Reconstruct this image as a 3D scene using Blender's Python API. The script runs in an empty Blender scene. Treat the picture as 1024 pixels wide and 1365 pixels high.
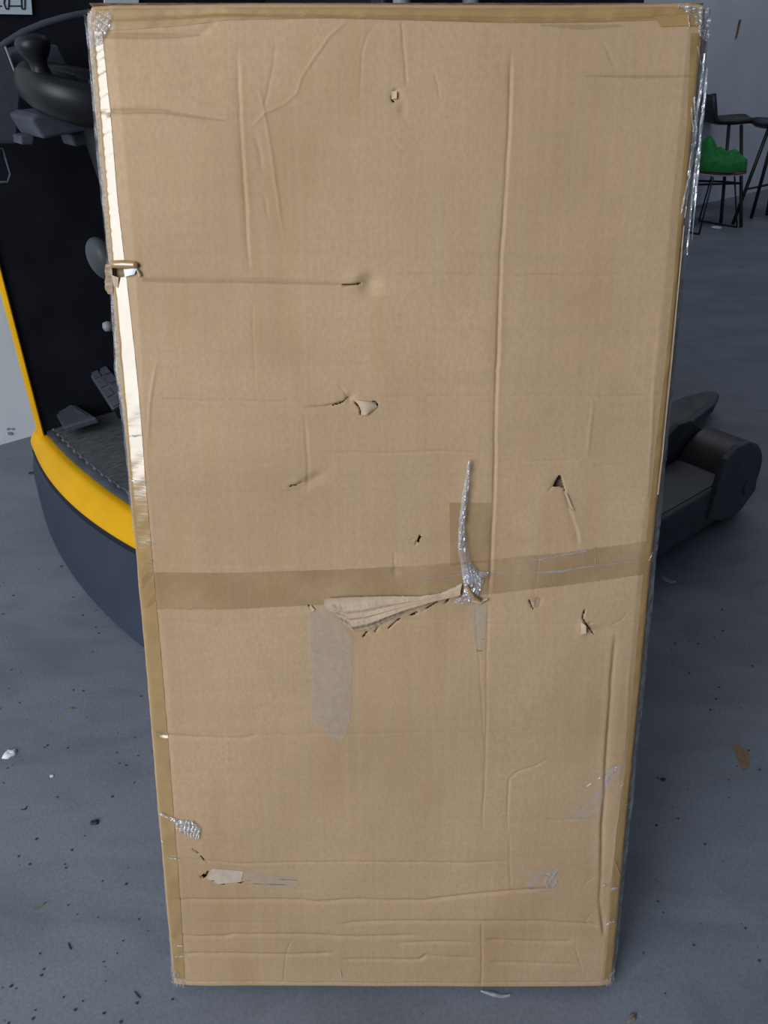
import bpy, bmesh, math, random
import numpy as np
from mathutils import Vector, Matrix

random.seed(4)
rng = np.random.default_rng(11)
SC = bpy.context.scene
COL = SC.collection

# ------------------------------------------------------------------ camera
PITCH = math.radians(32.0)
CAM_H = 1.487
FPX, CX, CY = 1025.0, 512.0, 682.5
cd = bpy.data.cameras.new('camera')
cam = bpy.data.objects.new('camera', cd)
COL.objects.link(cam)
cam.location = (0, 0, CAM_H)
cam.rotation_euler = (math.pi / 2 - PITCH, 0, 0)
cd.sensor_fit = 'HORIZONTAL'
cd.sensor_width = 36.0
cd.lens = 36.0 * FPX / 1024.0
cd.clip_start = 0.02
SC.camera = cam

# ------------------------------------------------------------------ light
SC.view_settings.view_transform = 'Standard'
SC.view_settings.look = 'None'
SC.view_settings.gamma = 1.0
SC.view_settings.use_curve_mapping = False
SC.view_settings.exposure = -0.12
w = bpy.data.worlds.new('hall_ambient')
SC.world = w
w.use_nodes = True
bgn = w.node_tree.nodes['Background']
bgn.inputs[0].default_value = (0.70, 0.80, 1.0, 1)
bgn.inputs[1].default_value = 0.125

ld = bpy.data.lights.new('open_gate_daylight', 'AREA')
ld.shape = 'RECTANGLE'
ld.size, ld.size_y = 2.8, 3.3
ld.energy = 226
ld.color = (0.90, 0.95, 1.0)
lo = bpy.data.objects.new('open_gate_daylight', ld)
COL.objects.link(lo)
lo.location = (-2.95, -2.2, 2.75)
lo.rotation_euler = (Vector((0.0, 1.2, 2.75)) - Vector(lo.location)).to_track_quat('-Z', 'Y').to_euler()
for nm, loc, sz, en in (('rooflight_near', (-3.0, -2.2, 5.6), (4.0, 2.4), 75), ('fill_far', (3.0, 6.4, 5.6), (6.0, 2.0), 60)):  # second one is an added fill to brighten the back wall
    rd = bpy.data.lights.new(nm, 'AREA')
    rd.shape = 'RECTANGLE'
    rd.size, rd.size_y = sz
    rd.energy = en
    rd.color = (0.93, 0.97, 1.0)
    ro = bpy.data.objects.new(nm, rd)
    COL.objects.link(ro)
    ro.location = loc

# ------------------------------------------------------------------ pixel -> world helpers
Fv = np.array([0, math.cos(PITCH), -math.sin(PITCH)])
Dv = np.array([0, -math.sin(PITCH), -math.cos(PITCH)])
Xv = np.array([1.0, 0, 0])
Cv = np.array([0, 0, CAM_H])
A40 = math.radians(40)
Sd = np.array([math.cos(A40), math.sin(A40), 0])
Wd = np.array([-math.sin(A40), math.cos(A40), 0])

def ray(x, y):
    return Fv + Xv * (x - CX) / FPX + Dv * (y - CY) / FPX
def atz(x, y, z):
    r = ray(x, y)
    return Cv + r * (z - CAM_H) / r[2]
def atw(x, y, wv):                       # on the plane w = const; gives (s, w, z)
    r = ray(x, y)
    P = Cv + r * (wv - Cv @ Wd) / (r @ Wd)
    return (P @ Sd, P @ Wd, P[2])
def ats(x, y, sv):
    r = ray(x, y)
    P = Cv + r * (sv - Cv @ Sd) / (r @ Sd)
    return (P @ Sd, P @ Wd, P[2])
def aty(x, y, yv):
    r = ray(x, y)
    return Cv + r * (yv / r[1])
def sw2w(s, wv, z=0):
    return Sd * s + Wd * wv + np.array([0, 0, z])

# ------------------------------------------------------------------ materials
def mat(name, col, rough=0.6, metal=0.0, spec=0.5, var=0.0, vscale=20, stretch=(1, 1, 1), col2=None,
        bump=0.0, bscale=60, bstretch=(1, 1, 1), coat=0.0, detail=4.0, rvar=0.0):
    m = bpy.data.materials.new(name)
    m.use_nodes = True
    nt = m.node_tree
    b = nt.nodes['Principled BSDF']
    b.inputs['Base Color'].default_value = (*col, 1)
    b.inputs['Roughness'].default_value = rough
    b.inputs['Metallic'].default_value = metal
    b.inputs['Specular IOR Level'].default_value = spec
    b.inputs['Coat Weight'].default_value = coat
    tc = nt.nodes.new('ShaderNodeTexCoord')
    def noise(scale, st, det=detail):
        mp = nt.nodes.new('ShaderNodeMapping')
        mp.inputs['Scale'].default_value = st
        nt.links.new(tc.outputs['Object'], mp.inputs[0])
        n = nt.nodes.new('ShaderNodeTexNoise')
        n.inputs['Scale'].default_value = scale
        n.inputs['Detail'].default_value = det
        nt.links.new(mp.outputs[0], n.inputs['Vector'])
        return n
    if var > 0 or col2:
        n = noise(vscale, stretch)
        r = nt.nodes.new('ShaderNodeValToRGB')
        c2 = col2 or tuple(c * (1 + var) for c in col)
        c1 = tuple(c * (1 - var) for c in col) if not col2 else col
        r.color_ramp.elements[0].position = 0.3
        r.color_ramp.elements[1].position = 0.7
        r.color_ramp.elements[0].color = (*c1, 1)
        r.color_ramp.elements[1].color = (*c2, 1)
        nt.links.new(n.outputs['Fac'], r.inputs[0])
        nt.links.new(r.outputs[0], b.inputs['Base Color'])
    if rvar > 0:
        n = noise(vscale * 0.7, stretch)
        mr = nt.nodes.new('ShaderNodeMapRange')
        mr.inputs['To Min'].default_value = max(0.02, rough - rvar)
        mr.inputs['To Max'].default_value = min(1, rough + rvar)
        nt.links.new(n.outputs['Fac'], mr.inputs['Value'])
        nt.links.new(mr.outputs[0], b.inputs['Roughness'])
    if bump > 0:
        n = noise(bscale, bstretch)
        bp = nt.nodes.new('ShaderNodeBump')
        bp.inputs['Strength'].default_value = bump
        bp.inputs['Distance'].default_value = 0.002
        nt.links.new(n.outputs['Fac'], bp.inputs['Height'])
        nt.links.new(bp.outputs[0], b.inputs['Normal'])
    return m

def film_mat(name, fac=0.35, rough=0.12, tint=(0.9, 0.93, 1.0), var=0.25, scale=60, metal=0.3):
    m = bpy.data.materials.new(name)
    m.use_nodes = True
    nt = m.node_tree
    nt.nodes.remove(nt.nodes['Principled BSDF'])
    out = nt.nodes['Material Output']
    tr = nt.nodes.new('ShaderNodeBsdfTransparent')
    gl = nt.nodes.new('ShaderNodeBsdfPrincipled')
    gl.inputs['Base Color'].default_value = (*[0.75 * c for c in tint], 1)
    gl.inputs['Roughness'].default_value = rough
    gl.inputs['Metallic'].default_value = metal
    gl.inputs['Specular IOR Level'].default_value = 1.0
    mx = nt.nodes.new('ShaderNodeMixShader')
    tc = nt.nodes.new('ShaderNodeTexCoord')
    n = nt.nodes.new('ShaderNodeTexNoise')
    n.inputs['Scale'].default_value = scale
    n.inputs['Detail'].default_value = 3
    nt.links.new(tc.outputs['Object'], n.inputs['Vector'])
    mr = nt.nodes.new('ShaderNodeMapRange')
    mr.inputs['From Min'].default_value = 0.3
    mr.inputs['From Max'].default_value = 0.7
    mr.inputs['To Min'].default_value = max(0, fac - var)
    mr.inputs['To Max'].default_value = min(1, fac + var)
    nt.links.new(n.outputs['Fac'], mr.inputs['Value'])
    nt.links.new(mr.outputs[0], mx.inputs[0])
    nt.links.new(tr.outputs[0], mx.inputs[1])
    nt.links.new(gl.outputs[0], mx.inputs[2])
    bp = nt.nodes.new('ShaderNodeBump')
    bp.inputs['Strength'].default_value = 0.6
    bp.inputs['Distance'].default_value = 0.002
    nt.links.new(n.outputs['Fac'], bp.inputs['Height'])
    nt.links.new(bp.outputs[0], gl.inputs['Normal'])
    nt.links.new(mx.outputs[0], out.inputs[0])
    return m

def cardboard_material():
    m = bpy.data.materials.new('cardboard')
    m.use_nodes = True
    nt = m.node_tree
    L = nt.links
    b = nt.nodes['Principled BSDF']
    b.inputs['Roughness'].default_value = 0.68
    b.inputs['Specular IOR Level'].default_value = 0.25
    tc = nt.nodes.new('ShaderNodeTexCoord')
    def noise(scale, st, det):
        mp = nt.nodes.new('ShaderNodeMapping')
        mp.inputs['Scale'].default_value = st
        L.new(tc.outputs['Object'], mp.inputs[0])
        n = nt.nodes.new('ShaderNodeTexNoise')
        n.inputs['Scale'].default_value = scale
        n.inputs['Detail'].default_value = det
        L.new(mp.outputs[0], n.inputs['Vector'])
        return n.outputs['Fac']
    def mix(a, bb, fac, mode='MIX'):
        x = nt.nodes.new('ShaderNodeMix')
        x.data_type = 'RGBA'
        x.blend_type = mode
        for i, v in ((6, a), (7, bb)):
            if isinstance(v, tuple):
                x.inputs[i].default_value = (*v, 1)
            else:
                L.new(v, x.inputs[i])
        if isinstance(fac, float):
            x.inputs[0].default_value = fac
        else:
            L.new(fac, x.inputs[0])
        return x.outputs[2]
    def ramp(v, lo_, hi_):
        r = nt.nodes.new('ShaderNodeMapRange')
        r.inputs['From Min'].default_value = lo_
        r.inputs['From Max'].default_value = hi_
        L.new(v, r.inputs['Value'])
        return r.outputs[0]
    c = mix((0.475, 0.318, 0.184), (0.57, 0.39, 0.235), ramp(noise(3.0, (1, 1, 1), 3), 0.35, 0.65))
    c = mix(c, (0.445, 0.28, 0.145), ramp(noise(9.0, (1, 1, 0.35), 4), 0.52, 0.85))
    fib = ramp(noise(190.0, (1, 1, 0.7), 4), 0.32, 0.72)
    c = mix(c, mix(c, (0.36, 0.24, 0.135), 0.38), fib)
    st = ramp(noise(95.0, (1, 1, 0.03), 2), 0.45, 0.8)
    c = mix(c, mix(c, (0.56, 0.44, 0.32), 0.20), st)
    st2 = ramp(noise(70.0, (0.03, 1, 1), 2), 0.5, 0.8)
    c = mix(c, mix(c, (0.37, 0.26, 0.165), 0.18), st2)
    L.new(c, b.inputs['Base Color'])
    bp = nt.nodes.new('ShaderNodeBump')
    bp.inputs['Strength'].default_value = 0.12
    bp.inputs['Distance'].default_value = 0.001
    L.new(noise(220.0, (1, 1, 1), 3), bp.inputs['Height'])
    bp2 = nt.nodes.new('ShaderNodeBump')
    bp2.inputs['Strength'].default_value = 0.10
    bp2.inputs['Distance'].default_value = 0.0015
    L.new(noise(95.0, (1, 1, 0.03), 1), bp2.inputs['Height'])
    L.new(bp.outputs[0], bp2.inputs['Normal'])
    L.new(bp2.outputs[0], b.inputs['Normal'])
    return m

def floor_material():
    m = bpy.data.materials.new('polished_concrete')
    m.use_nodes = True
    nt = m.node_tree
    L = nt.links
    b = nt.nodes['Principled BSDF']
    b.inputs['Specular IOR Level'].default_value = 0.35
    tc = nt.nodes.new('ShaderNodeTexCoord')
    def noise(scale, st=(1, 1, 1), det=4, dist=0.0):
        mp = nt.nodes.new('ShaderNodeMapping')
        mp.inputs['Scale'].default_value = st
        mp.inputs['Rotation'].default_value = (0, 0, 0.6)
        L.new(tc.outputs['Object'], mp.inputs[0])
        n = nt.nodes.new('ShaderNodeTexNoise')
        n.inputs['Scale'].default_value = scale
        n.inputs['Detail'].default_value = det
        n.inputs['Distortion'].default_value = dist
        L.new(mp.outputs[0], n.inputs['Vector'])
        return n.outputs['Fac']
    def ramp(v, stops):
        r = nt.nodes.new('ShaderNodeValToRGB')
        els = r.color_ramp.elements
        els[0].position, els[0].color = stops[0][0], (*stops[0][1], 1)
        els[1].position, els[1].color = stops[-1][0], (*stops[-1][1], 1)
        for p_, c_ in stops[1:-1]:
            e = els.new(p_)
            e.color = (*c_, 1)
        L.new(v, r.inputs[0])
        return r.outputs[0]
    def mul(a, c_, f=1.0):
        x = nt.nodes.new('ShaderNodeMix')
        x.data_type = 'RGBA'
        x.blend_type = 'MULTIPLY'
        x.inputs[0].default_value = f
        L.new(a, x.inputs[6])
        L.new(c_, x.inputs[7])
        return x.outputs[2]
    base = ramp(noise(1.7, (1, 1.6, 1), 5, 0.4), [(0.3, (0.155, 0.175, 0.212)), (0.5, (0.182, 0.203, 0.245)), (0.7, (0.205, 0.226, 0.268))])
    blot = ramp(noise(4.5, (1, 2.2, 1), 5, 0.8), [(0.3, (0.82, 0.82, 0.82)), (0.55, (1, 1, 1))])
    fine = ramp(noise(140, det=3), [(0.3, (0.86, 0.86, 0.86)), (0.7, (1.08, 1.08, 1.08))])
    c = mul(mul(base, blot), fine)
    v = nt.nodes.new('ShaderNodeTexVoronoi')
    v.inputs['Scale'].default_value = 16
    L.new(tc.outputs['Object'], v.inputs['Vector'])
    spk = ramp(v.outputs['Distance'], [(0.022, (0.35, 0.32, 0.30)), (0.04, (1, 1, 1))])
    c = mul(c, spk, 0.8)
    L.new(c, b.inputs['Base Color'])
    rr = nt.nodes.new('ShaderNodeMapRange')
    rr.inputs['To Min'].default_value = 0.42
    rr.inputs['To Max'].default_value = 0.68
    L.new(noise(3.0), rr.inputs['Value'])
    L.new(rr.outputs[0], b.inputs['Roughness'])
    bp = nt.nodes.new('ShaderNodeBump')
    bp.inputs['Strength'].default_value = 0.15
    bp.inputs['Distance'].default_value = 0.002
    L.new(noise(60), bp.inputs['Height'])
    L.new(bp.outputs[0], b.inputs['Normal'])
    return m

M = {}
M['card'] = cardboard_material()
M['cardside'] = mat('cardboard_edge', (0.40, 0.29, 0.19), 0.8, var=0.35, vscale=60, stretch=(1, 1, 4), bump=0.6, bscale=120)
M['inner'] = mat('cardboard_inside', (0.36, 0.26, 0.17), 0.9, var=0.2)
M['paper'] = mat('torn_kraft_paper', (0.55, 0.41, 0.285), 0.8, var=0.12, vscale=60, bump=0.2, bscale=120)
M['paperlight'] = mat('peeled_kraft_paper', (0.55, 0.45, 0.35), 0.85, var=0.08, vscale=90)
M['floor'] = floor_material()
M['wall'] = mat('painted_plaster', (0.76, 0.83, 0.93), 0.8, var=0.05, vscale=3, bump=0.15, bscale=30)
M['wallwhite'] = mat('white_painted_plaster', (0.90, 0.925, 0.96), 0.75, var=0.05, vscale=4, bump=0.12, bscale=30)
M['film'] = film_mat('clear_stretch_film', 0.45)
M['filmcorner'] = film_mat('creased_film', 0.3, 0.2, var=0.28, scale=45)
M['filmthin'] = film_mat('thin_stretch_film', 0.14, 0.1, var=0.12, metal=0.1)
M['filmdark'] = film_mat('wrapped_edge_film', 0.4, 0.15, var=0.3, scale=90, metal=0.6)
M['black'] = mat('black_plastic', (0.010, 0.011, 0.017), 0.55, var=0.3, vscale=8, spec=0.3)
M['blackgloss'] = mat('black_rubber_grip', (0.010, 0.011, 0.014), 0.42, spec=0.35, var=0.2, vscale=12)
M['greypl'] = mat('grey_moulded_plastic', (0.062, 0.070, 0.092), 0.5, spec=0.3, var=0.12, vscale=30, bump=0.1, bscale=300)
M['knobgrey'] = mat('dark_grey_plastic', (0.05, 0.06, 0.064), 0.5, var=0.08, spec=0.25)
M['greymid'] = mat('mid_grey_plastic', (0.22, 0.24, 0.26), 0.5, var=0.08)
M['slate'] = mat('slate_grey_paint', (0.034, 0.044, 0.072), 0.5, spec=0.25, var=0.10, vscale=7)
M['yellow'] = mat('yellow_truck_paint', (0.83, 0.43, 0.003), 0.5, spec=0.2, var=0.06, vscale=9)
M['mat'] = mat('ribbed_rubber_mat', (0.04, 0.045, 0.052), 0.6, col2=(0.16, 0.168, 0.18), vscale=26, stretch=(1.0, 9, 1), bump=0.8, bscale=40, bstretch=(1, 10, 1))
M['steel'] = mat('dark_worn_steel', (0.048, 0.056, 0.070), 0.55, metal=0.0, var=0.35, vscale=14, bump=0.2, bscale=60)
M['legtop'] = mat('dusty_steel', (0.075, 0.078, 0.083), 0.6, var=0.3, vscale=10)
M['tyre'] = mat('brown_polyurethane', (0.040, 0.030, 0.034), 0.45, var=0.15, vscale=10)
M['sticker'] = mat('white_sticker', (0.62, 0.70, 0.80), 0.5, var=0.03)
M['ink'] = mat('black_ink', (0.02, 0.02, 0.025), 0.6, var=0.1)
M['chairblack'] = mat('black_chair_plastic', (0.020, 0.019, 0.022), 0.4, var=0.15)
M['chairmetal'] = mat('black_powder_coat', (0.012, 0.013, 0.018), 0.5, var=0.15)
M['green'] = mat('green_fabric', (0.012, 0.20, 0.045), 0.85, var=0.25, vscale=20, bump=0.3, bscale=60)
M['red'] = mat('red_seat_edge', (0.22, 0.05, 0.05), 0.6, var=0.2)
M['white'] = mat('white_plastic', (0.86, 0.88, 0.92), 0.45, var=0.04)
M['brownleaf'] = mat('brown_paper_bit', (0.22, 0.14, 0.075), 0.8, var=0.2, vscale=50)
M['darkbit'] = mat('dark_grit', (0.05, 0.045, 0.045), 0.9, var=0.3, vscale=80)
M['twig'] = mat('dry_twig', (0.20, 0.17, 0.14), 0.9, var=0.3, vscale=80)
M['greybit'] = mat('grey_paper_bit', (0.30, 0.34, 0.40), 0.8, var=0.15, vscale=50)

def tape_material(name, col, rough, mott):
    m = mat(name, col, rough, spec=0.55, var=0.10, vscale=28, bump=0.28, bscale=38, bstretch=(0.6, 1, 2.2), rvar=mott)
    return m
M['tape'] = tape_material('brown_packing_tape', (0.39, 0.245, 0.092), 0.2, 0.08)
M['tape'].node_tree.nodes['Principled BSDF'].inputs['Specular IOR Level'].default_value = 1.0
M['tape'].node_tree.nodes['Principled BSDF'].inputs['Coat Weight'].default_value = 0.7
M['tape'].node_tree.nodes['Principled BSDF'].inputs['Coat Roughness'].default_value = 0.15
M['tapemat'] = tape_material('matte_packing_tape', (0.385, 0.245, 0.10), 0.42, 0.10)
def band_material():
    # thin clear-brown tape: the board under it shows through
    m = mat('translucent_packing_tape', (0.39, 0.26, 0.12), 0.4, spec=0.3, var=0.10, vscale=14, bump=0.2, bscale=30)
    b = m.node_tree.nodes['Principled BSDF']
    nt = m.node_tree
    tc = nt.nodes['Texture Coordinate']
    n = nt.nodes.new('ShaderNodeTexNoise')
    n.inputs['Scale'].default_value = 9
    n.inputs['Detail'].default_value = 4
    nt.links.new(tc.outputs['Object'], n.inputs['Vector'])
    mr = nt.nodes.new('ShaderNodeMapRange')
    mr.inputs['From Min'].default_value = 0.35
    mr.inputs['From Max'].default_value = 0.65
    mr.inputs['To Min'].default_value = 0.15
    mr.inputs['To Max'].default_value = 0.42
    nt.links.new(n.outputs['Fac'], mr.inputs['Value'])
    nt.links.new(mr.outputs[0], b.inputs['Alpha'])
    return m
M['band'] = band_material()
M['browntint'] = mat('brown_fold_tint', (0.30, 0.19, 0.085), 0.6, var=0.12, vscale=30)
M['browntint'].node_tree.nodes['Principled BSDF'].inputs['Alpha'].default_value = 0.17
def residue_material():
    m = mat('peeled_paper_residue', (0.60, 0.515, 0.415), 0.75, var=0.08, vscale=60)
    nt = m.node_tree
    b = nt.nodes['Principled BSDF']
    tc = nt.nodes['Texture Coordinate']
    n = nt.nodes.new('ShaderNodeTexNoise')
    n.inputs['Scale'].default_value = 110
    n.inputs['Detail'].default_value = 5
    nt.links.new(tc.outputs['Object'], n.inputs['Vector'])
    mr = nt.nodes.new('ShaderNodeMapRange')
    mr.inputs['From Min'].default_value = 0.32
    mr.inputs['From Max'].default_value = 0.60
    mr.inputs['To Min'].default_value = 0.25
    mr.inputs['To Max'].default_value = 0.48
    nt.links.new(n.outputs['Fac'], mr.inputs['Value'])
    nt.links.new(mr.outputs[0], b.inputs['Alpha'])
    return m
M['residue'] = residue_material()

# ------------------------------------------------------------------ mesh helpers
def link(name, me, m, parent=None, smooth=False):
    o = bpy.data.objects.new(name, me)
    COL.objects.link(o)
    if m is not None:
        me.materials.append(m)
    if parent is not None:
        o.parent = parent
    if smooth:
        me.polygons.foreach_set('use_smooth', [True] * len(me.polygons))
    return o
def tag(o, label=None, cat=None, group=None, kind=None):
    if label: o['label'] = label
    if cat: o['category'] = cat
    if group: o['group'] = group
    if kind: o['kind'] = kind
    return o
def empty(name, loc, rz=0.0):
    o = bpy.data.objects.new(name, None)
    COL.objects.link(o)
    o.location = loc
    o.rotation_euler = (0, 0, rz)
    o.empty_display_size = 0.1
    return o
class MB:
    def __init__(s):
        s.v, s.f = [], []
    def add(s, vs, fs):
        n = len(s.v)
        s.v += [tuple(map(float, q)) for q in vs]
        s.f += [tuple(i + n for i in q) for q in fs]
        return s
    def box(s, x0, x1, y0, y1, z0, z1):
        vs = [(x, y, z) for z in (z0, z1) for y in (y0, y1) for x in (x0, x1)]
        return s.add(vs, [(0, 2, 3, 1), (4, 5, 7, 6), (0, 1, 5, 4), (2, 6, 7, 3), (0, 4, 6, 2), (1, 3, 7, 5)])
    def prism(s, poly, axis, a, b):
        # poly of 2D points in the two other axes; extruded along axis from a to b
        def P(q, t):
            if axis == 'x': return (t, q[0], q[1])
            if axis == 'y': return (q[0], t, q[1])
            return (q[0], q[1], t)
        n = len(poly)
        vs = [P(q, a) for q in poly] + [P(q, b) for q in poly]
        fs = [tuple(range(n))[::-1], tuple(range(n, 2 * n))] + [(i, (i + 1) % n, n + (i + 1) % n, n + i) for i in range(n)]
        return s.add(vs, fs)
    def tube(s, pts, r, k=10, cap=True):
        pts = [Vector(map(float, q)) for q in pts]
        rs = r if isinstance(r, (list, tuple)) else [r] * len(pts)
        rings = []
        up = None
        for i, q in enumerate(pts):
            t = (pts[min(i + 1, len(pts) - 1)] - pts[max(i - 1, 0)]).normalized()
            if up is None:
                up = Vector((0, 0, 1)) if abs(t.z) < 0.9 else Vector((1, 0, 0))
            a = t.cross(up).normalized()
            up = a.cross(t).normalized()
            rings.append([q + (a * math.cos(2 * math.pi * j / k) + up * math.sin(2 * math.pi * j / k)) * rs[i] for j in range(k)])
        vs = [v for rg in rings for v in rg]
        fs = []
        for i in range(len(pts) - 1):
            for j in range(k):
                fs.append((i * k + j, i * k + (j + 1) % k, (i + 1) * k + (j + 1) % k, (i + 1) * k + j))
        if cap:
            fs.append(tuple(range(k))[::-1])
            fs.append(tuple(range((len(pts) - 1) * k, len(pts) * k)))
        return s.add(vs, fs)
    def lathe(s, prof, mtx=None, k=40):
        vs, fs = [], []
        for r, z in prof:
            for j in range(k):
                a = 2 * math.pi * j / k
                q = Vector((r * math.cos(a), r * math.sin(a), z))
                vs.append(mtx @ q if mtx is not None else q)
        for i in range(len(prof) - 1):
            for j in range(k):
                fs.append((i * k + j, i * k + (j + 1) % k, (i + 1) * k + (j + 1) % k, (i + 1) * k + j))
        fs.append(tuple(range(k))[::-1])
        fs.append(tuple(range((len(prof) - 1) * k, len(prof) * k)))
        return s.add(vs, fs)
    def grid(s, P):                                  # P[j][i] 3-vectors
        nj, ni = len(P), len(P[0])
        vs = [q for row in P for q in row]
        fs = [(j * ni + i, j * ni + i + 1, (j + 1) * ni + i + 1, (j + 1) * ni + i) for j in range(nj - 1) for i in range(ni - 1)]
        return s.add(vs, fs)
    def build(s, name, m, parent=None, smooth=False, bevel=0.0, offset=(0, 0, 0), solid=0.0, seg=2):
        me = bpy.data.meshes.new(name)
        ox, oy, oz = offset
        me.from_pydata([(x - ox, y - oy, z - oz) for x, y, z in s.v], [], s.f)
        bm = bmesh.new()
        bm.from_mesh(me)
        bmesh.ops.recalc_face_normals(bm, faces=bm.faces)
        bm.to_mesh(me)
        bm.free()
        o = link(name, me, m, parent, smooth)
        if parent is None:
            o.location = offset
        if solid:
            md = o.modifiers.new('thickness', 'SOLIDIFY')
            md.thickness = solid
        if bevel:
            md = o.modifiers.new('edge_bevel', 'BEVEL')
            md.width = bevel
            md.segments = seg
            md.limit_method = 'ANGLE'
            md.angle_limit = math.radians(40)
        return o

def lattice(u, v, scale, seed, amp=1.0):
    r = np.random.default_rng(seed)
    nx, ny = 128, 128
    g = r.random((ny, nx)) * 2 - 1
    x, y = np.asarray(u) * scale + 40.3, np.asarray(v) * scale + 40.7
    xi, yi = np.floor(x).astype(int), np.floor(y).astype(int)
    fx, fy = x - xi, y - yi
    fx, fy = fx * fx * (3 - 2 * fx), fy * fy * (3 - 2 * fy)
    a = g[yi % ny, xi % nx]; b = g[yi % ny, (xi + 1) % nx]
    c = g[(yi + 1) % ny, xi % nx]; d_ = g[(yi + 1) % ny, (xi + 1) % nx]
    return amp * ((a * (1 - fx) + b * fx) * (1 - fy) + (c * (1 - fx) + d_ * fx) * fy)

# ================================================================== SETTING
fl = MB().box(-9, 16, -7, 22, -0.2, 0).build('floor', M['floor'])
tag(fl, 'smooth blue-grey concrete warehouse floor with specks and stains', 'floor', kind='structure')

def wall_obj(name, s0, s1, w0, w1, h, m, label):
    mb = MB()
    mb.box(s0, s1, w0, w1, 0, h)
    o = mb.build(name, m)
    o.rotation_euler = (0, 0, A40)
    return tag(o, label, 'wall', kind='structure')
wall_r = wall_obj('wall_right', 1.6, 18, 4.27, 4.47, 4.5, M['wall'], 'pale blue-grey plastered wall behind the bar stools')
wall_l = wall_obj('wall_left', -5, 1.6, 3.28, 4.47, 4.5, M['wallwhite'], 'white painted wall standing forward at the left behind the truck')
# brown scrape on the wall
q = atw(984, 38, 4.262)
q0, q1 = atw(987, 26, 4.262), atw(982, 51, 4.262)
sm = MB().add([(q0[0] - 0.012, 4.262, q0[2]), (q0[0] + 0.02, 4.262, q0[2]), (q1[0] + 0.008, 4.262, q1[2]), (q1[0] - 0.012, 4.262, q1[2]),
               (q0[0] - 0.012, 4.271, q0[2]), (q0[0] + 0.02, 4.271, q0[2]), (q1[0] + 0.008, 4.271, q1[2]), (q1[0] - 0.012, 4.271, q1[2])],
              [(0, 1, 2, 3), (4, 5, 6, 7), (0, 1, 5, 4), (1, 2, 6, 5), (2, 3, 7, 6), (3, 0, 4, 7)]).build('scrape_mark', M['brownleaf'], wall_r)
# chipped plaster low on the left wall
for (x, y, r_) in ((14, 578, 0.012), (11, 572, 0.007), (17, 572, 0.006)):
    a_ = atw(x, y, 3.277)
    pts = [(a_[0] + r_ * random.uniform(.5, 1.2) * math.cos(t), a_[2] + 0.8 * r_ * random.uniform(.5, 1.3) * math.sin(t)) for t in np.linspace(0, 6.28, 9)[:-1]]
    MB().prism(pts, 'y', 3.276, 3.285).build('plaster_chip', M['greybit'], wall_l)

# ================================================================== TRUCK (local frame: x = s, y = w, z up)
TO = np.array([1.15, 1.9])
truck = empty('forklift_truck', tuple(sw2w(TO[0], TO[1], 0)), A40)
tag(truck, 'dark reach forklift truck with yellow step edge, parked behind the carton', 'forklift')
OFF = (TO[0], TO[1], 0)
def tb(mb, name, m, parent=truck, **k):
    return mb.build(name, m, parent, offset=OFF, **k)

# lofted rear end: slate skirt, yellow rim, mat
ws = np.linspace(0.98, 2.74, 45)
def s_at(wv, z):
    lo_ = 0.508 + 0.21 * (wv - 2.05) ** 2
    mi = 0.588 + 0.26 * (wv - 2.33) ** 2
    to = 0.636 + 0.15 * (wv - 2.45) ** 2
    if z <= 0.2:
        t = (z - 0.02) / 0.18
        return lo_ * (1 - t) + mi * t + 0.012 * math.sin(t * math.pi) * -1
    t = (z - 0.2) / 0.06
    return mi * (1 - t) + to * t - 0.010 * math.sin(t * math.pi)
zs = [0.015, 0.05, 0.09, 0.13, 0.17, 0.196]
mb = MB().grid([[(s_at(wv, z), wv, z) for wv in ws] for z in zs] + [[(1.0, wv, 0.196) for wv in ws]])
tb(mb, 'rear_skirt', M['slate'], smooth=False).data.polygons.foreach_set('use_smooth', [True] * ((len(zs)) * 44))
mb = MB().grid([[(s_at(wv, 0.196) + 0.004, wv, 0.194) for wv in ws], [(s_at(wv, 0.2) - 0.004, wv, 0.2) for wv in ws]] + [[(s_at(wv, z) - 0.004, wv, z) for wv in ws] for z in (0.205, 0.215, 0.23, 0.245, 0.255, 0.262)]
               + [[(s_at(wv, 0.26) + 0.012, wv, 0.266) for wv in ws], [(s_at(wv, 0.26) + 0.03, wv, 0.262) for wv in ws]])
rim = tb(mb, 'step_edge_rim', M['yellow'], smooth=True)
rim['label'] = 'yellow painted rim around the step'
mb = MB().grid([[(s_at(wv, 0.196) + 0.002, wv, 0.196) for wv in ws], [(s_at(wv, 0.196) - 0.008, wv, 0.193) for wv in ws], [(s_at(wv, 0.196) - 0.008, wv, 0.186) for wv in ws]])
tb(mb, 'seam_strip', M['black'], smooth=True)
# mat with a border strip
mb = MB().grid([[(s_at(wv, 0.26) + 0.026, wv, 0.266) for wv in ws], [(s_at(wv, 0.26) + 0.03, wv, 0.274) for wv in ws], [(s_at(wv, 0.26) + 0.058, wv, 0.275) for wv in ws]])
tb(mb, 'mat_border', M['steel'], smooth=True)
pl = tb(MB().grid([[(s_at(wv, 0.26) + 0.054, wv, 0.273) for wv in ws], [(s_at(wv, 0.26) + 0.058, wv, 0.2765) for wv in ws], [(1.74, wv, 0.2765) for wv in ws]]), 'floor_mat', M['mat'])
mb = MB()
for i in range(30):
    w0 = 1.1 + i * 0.054
    s0 = s_at(w0, 0.26) + 0.05
    mb.box(s0, s0 + 0.005, w0, w0 + 0.016, 0.274, 0.2785)
st = mb.build('mat_studs', M['greymid'], pl, offset=OFF)
st['kind'] = 'stuff'
# chassis under the platform
tb(MB().box(0.95, 1.86, 1.0, 2.74, 0.06, 0.255), 'chassis', M['slate'], bevel=0.01)
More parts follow.
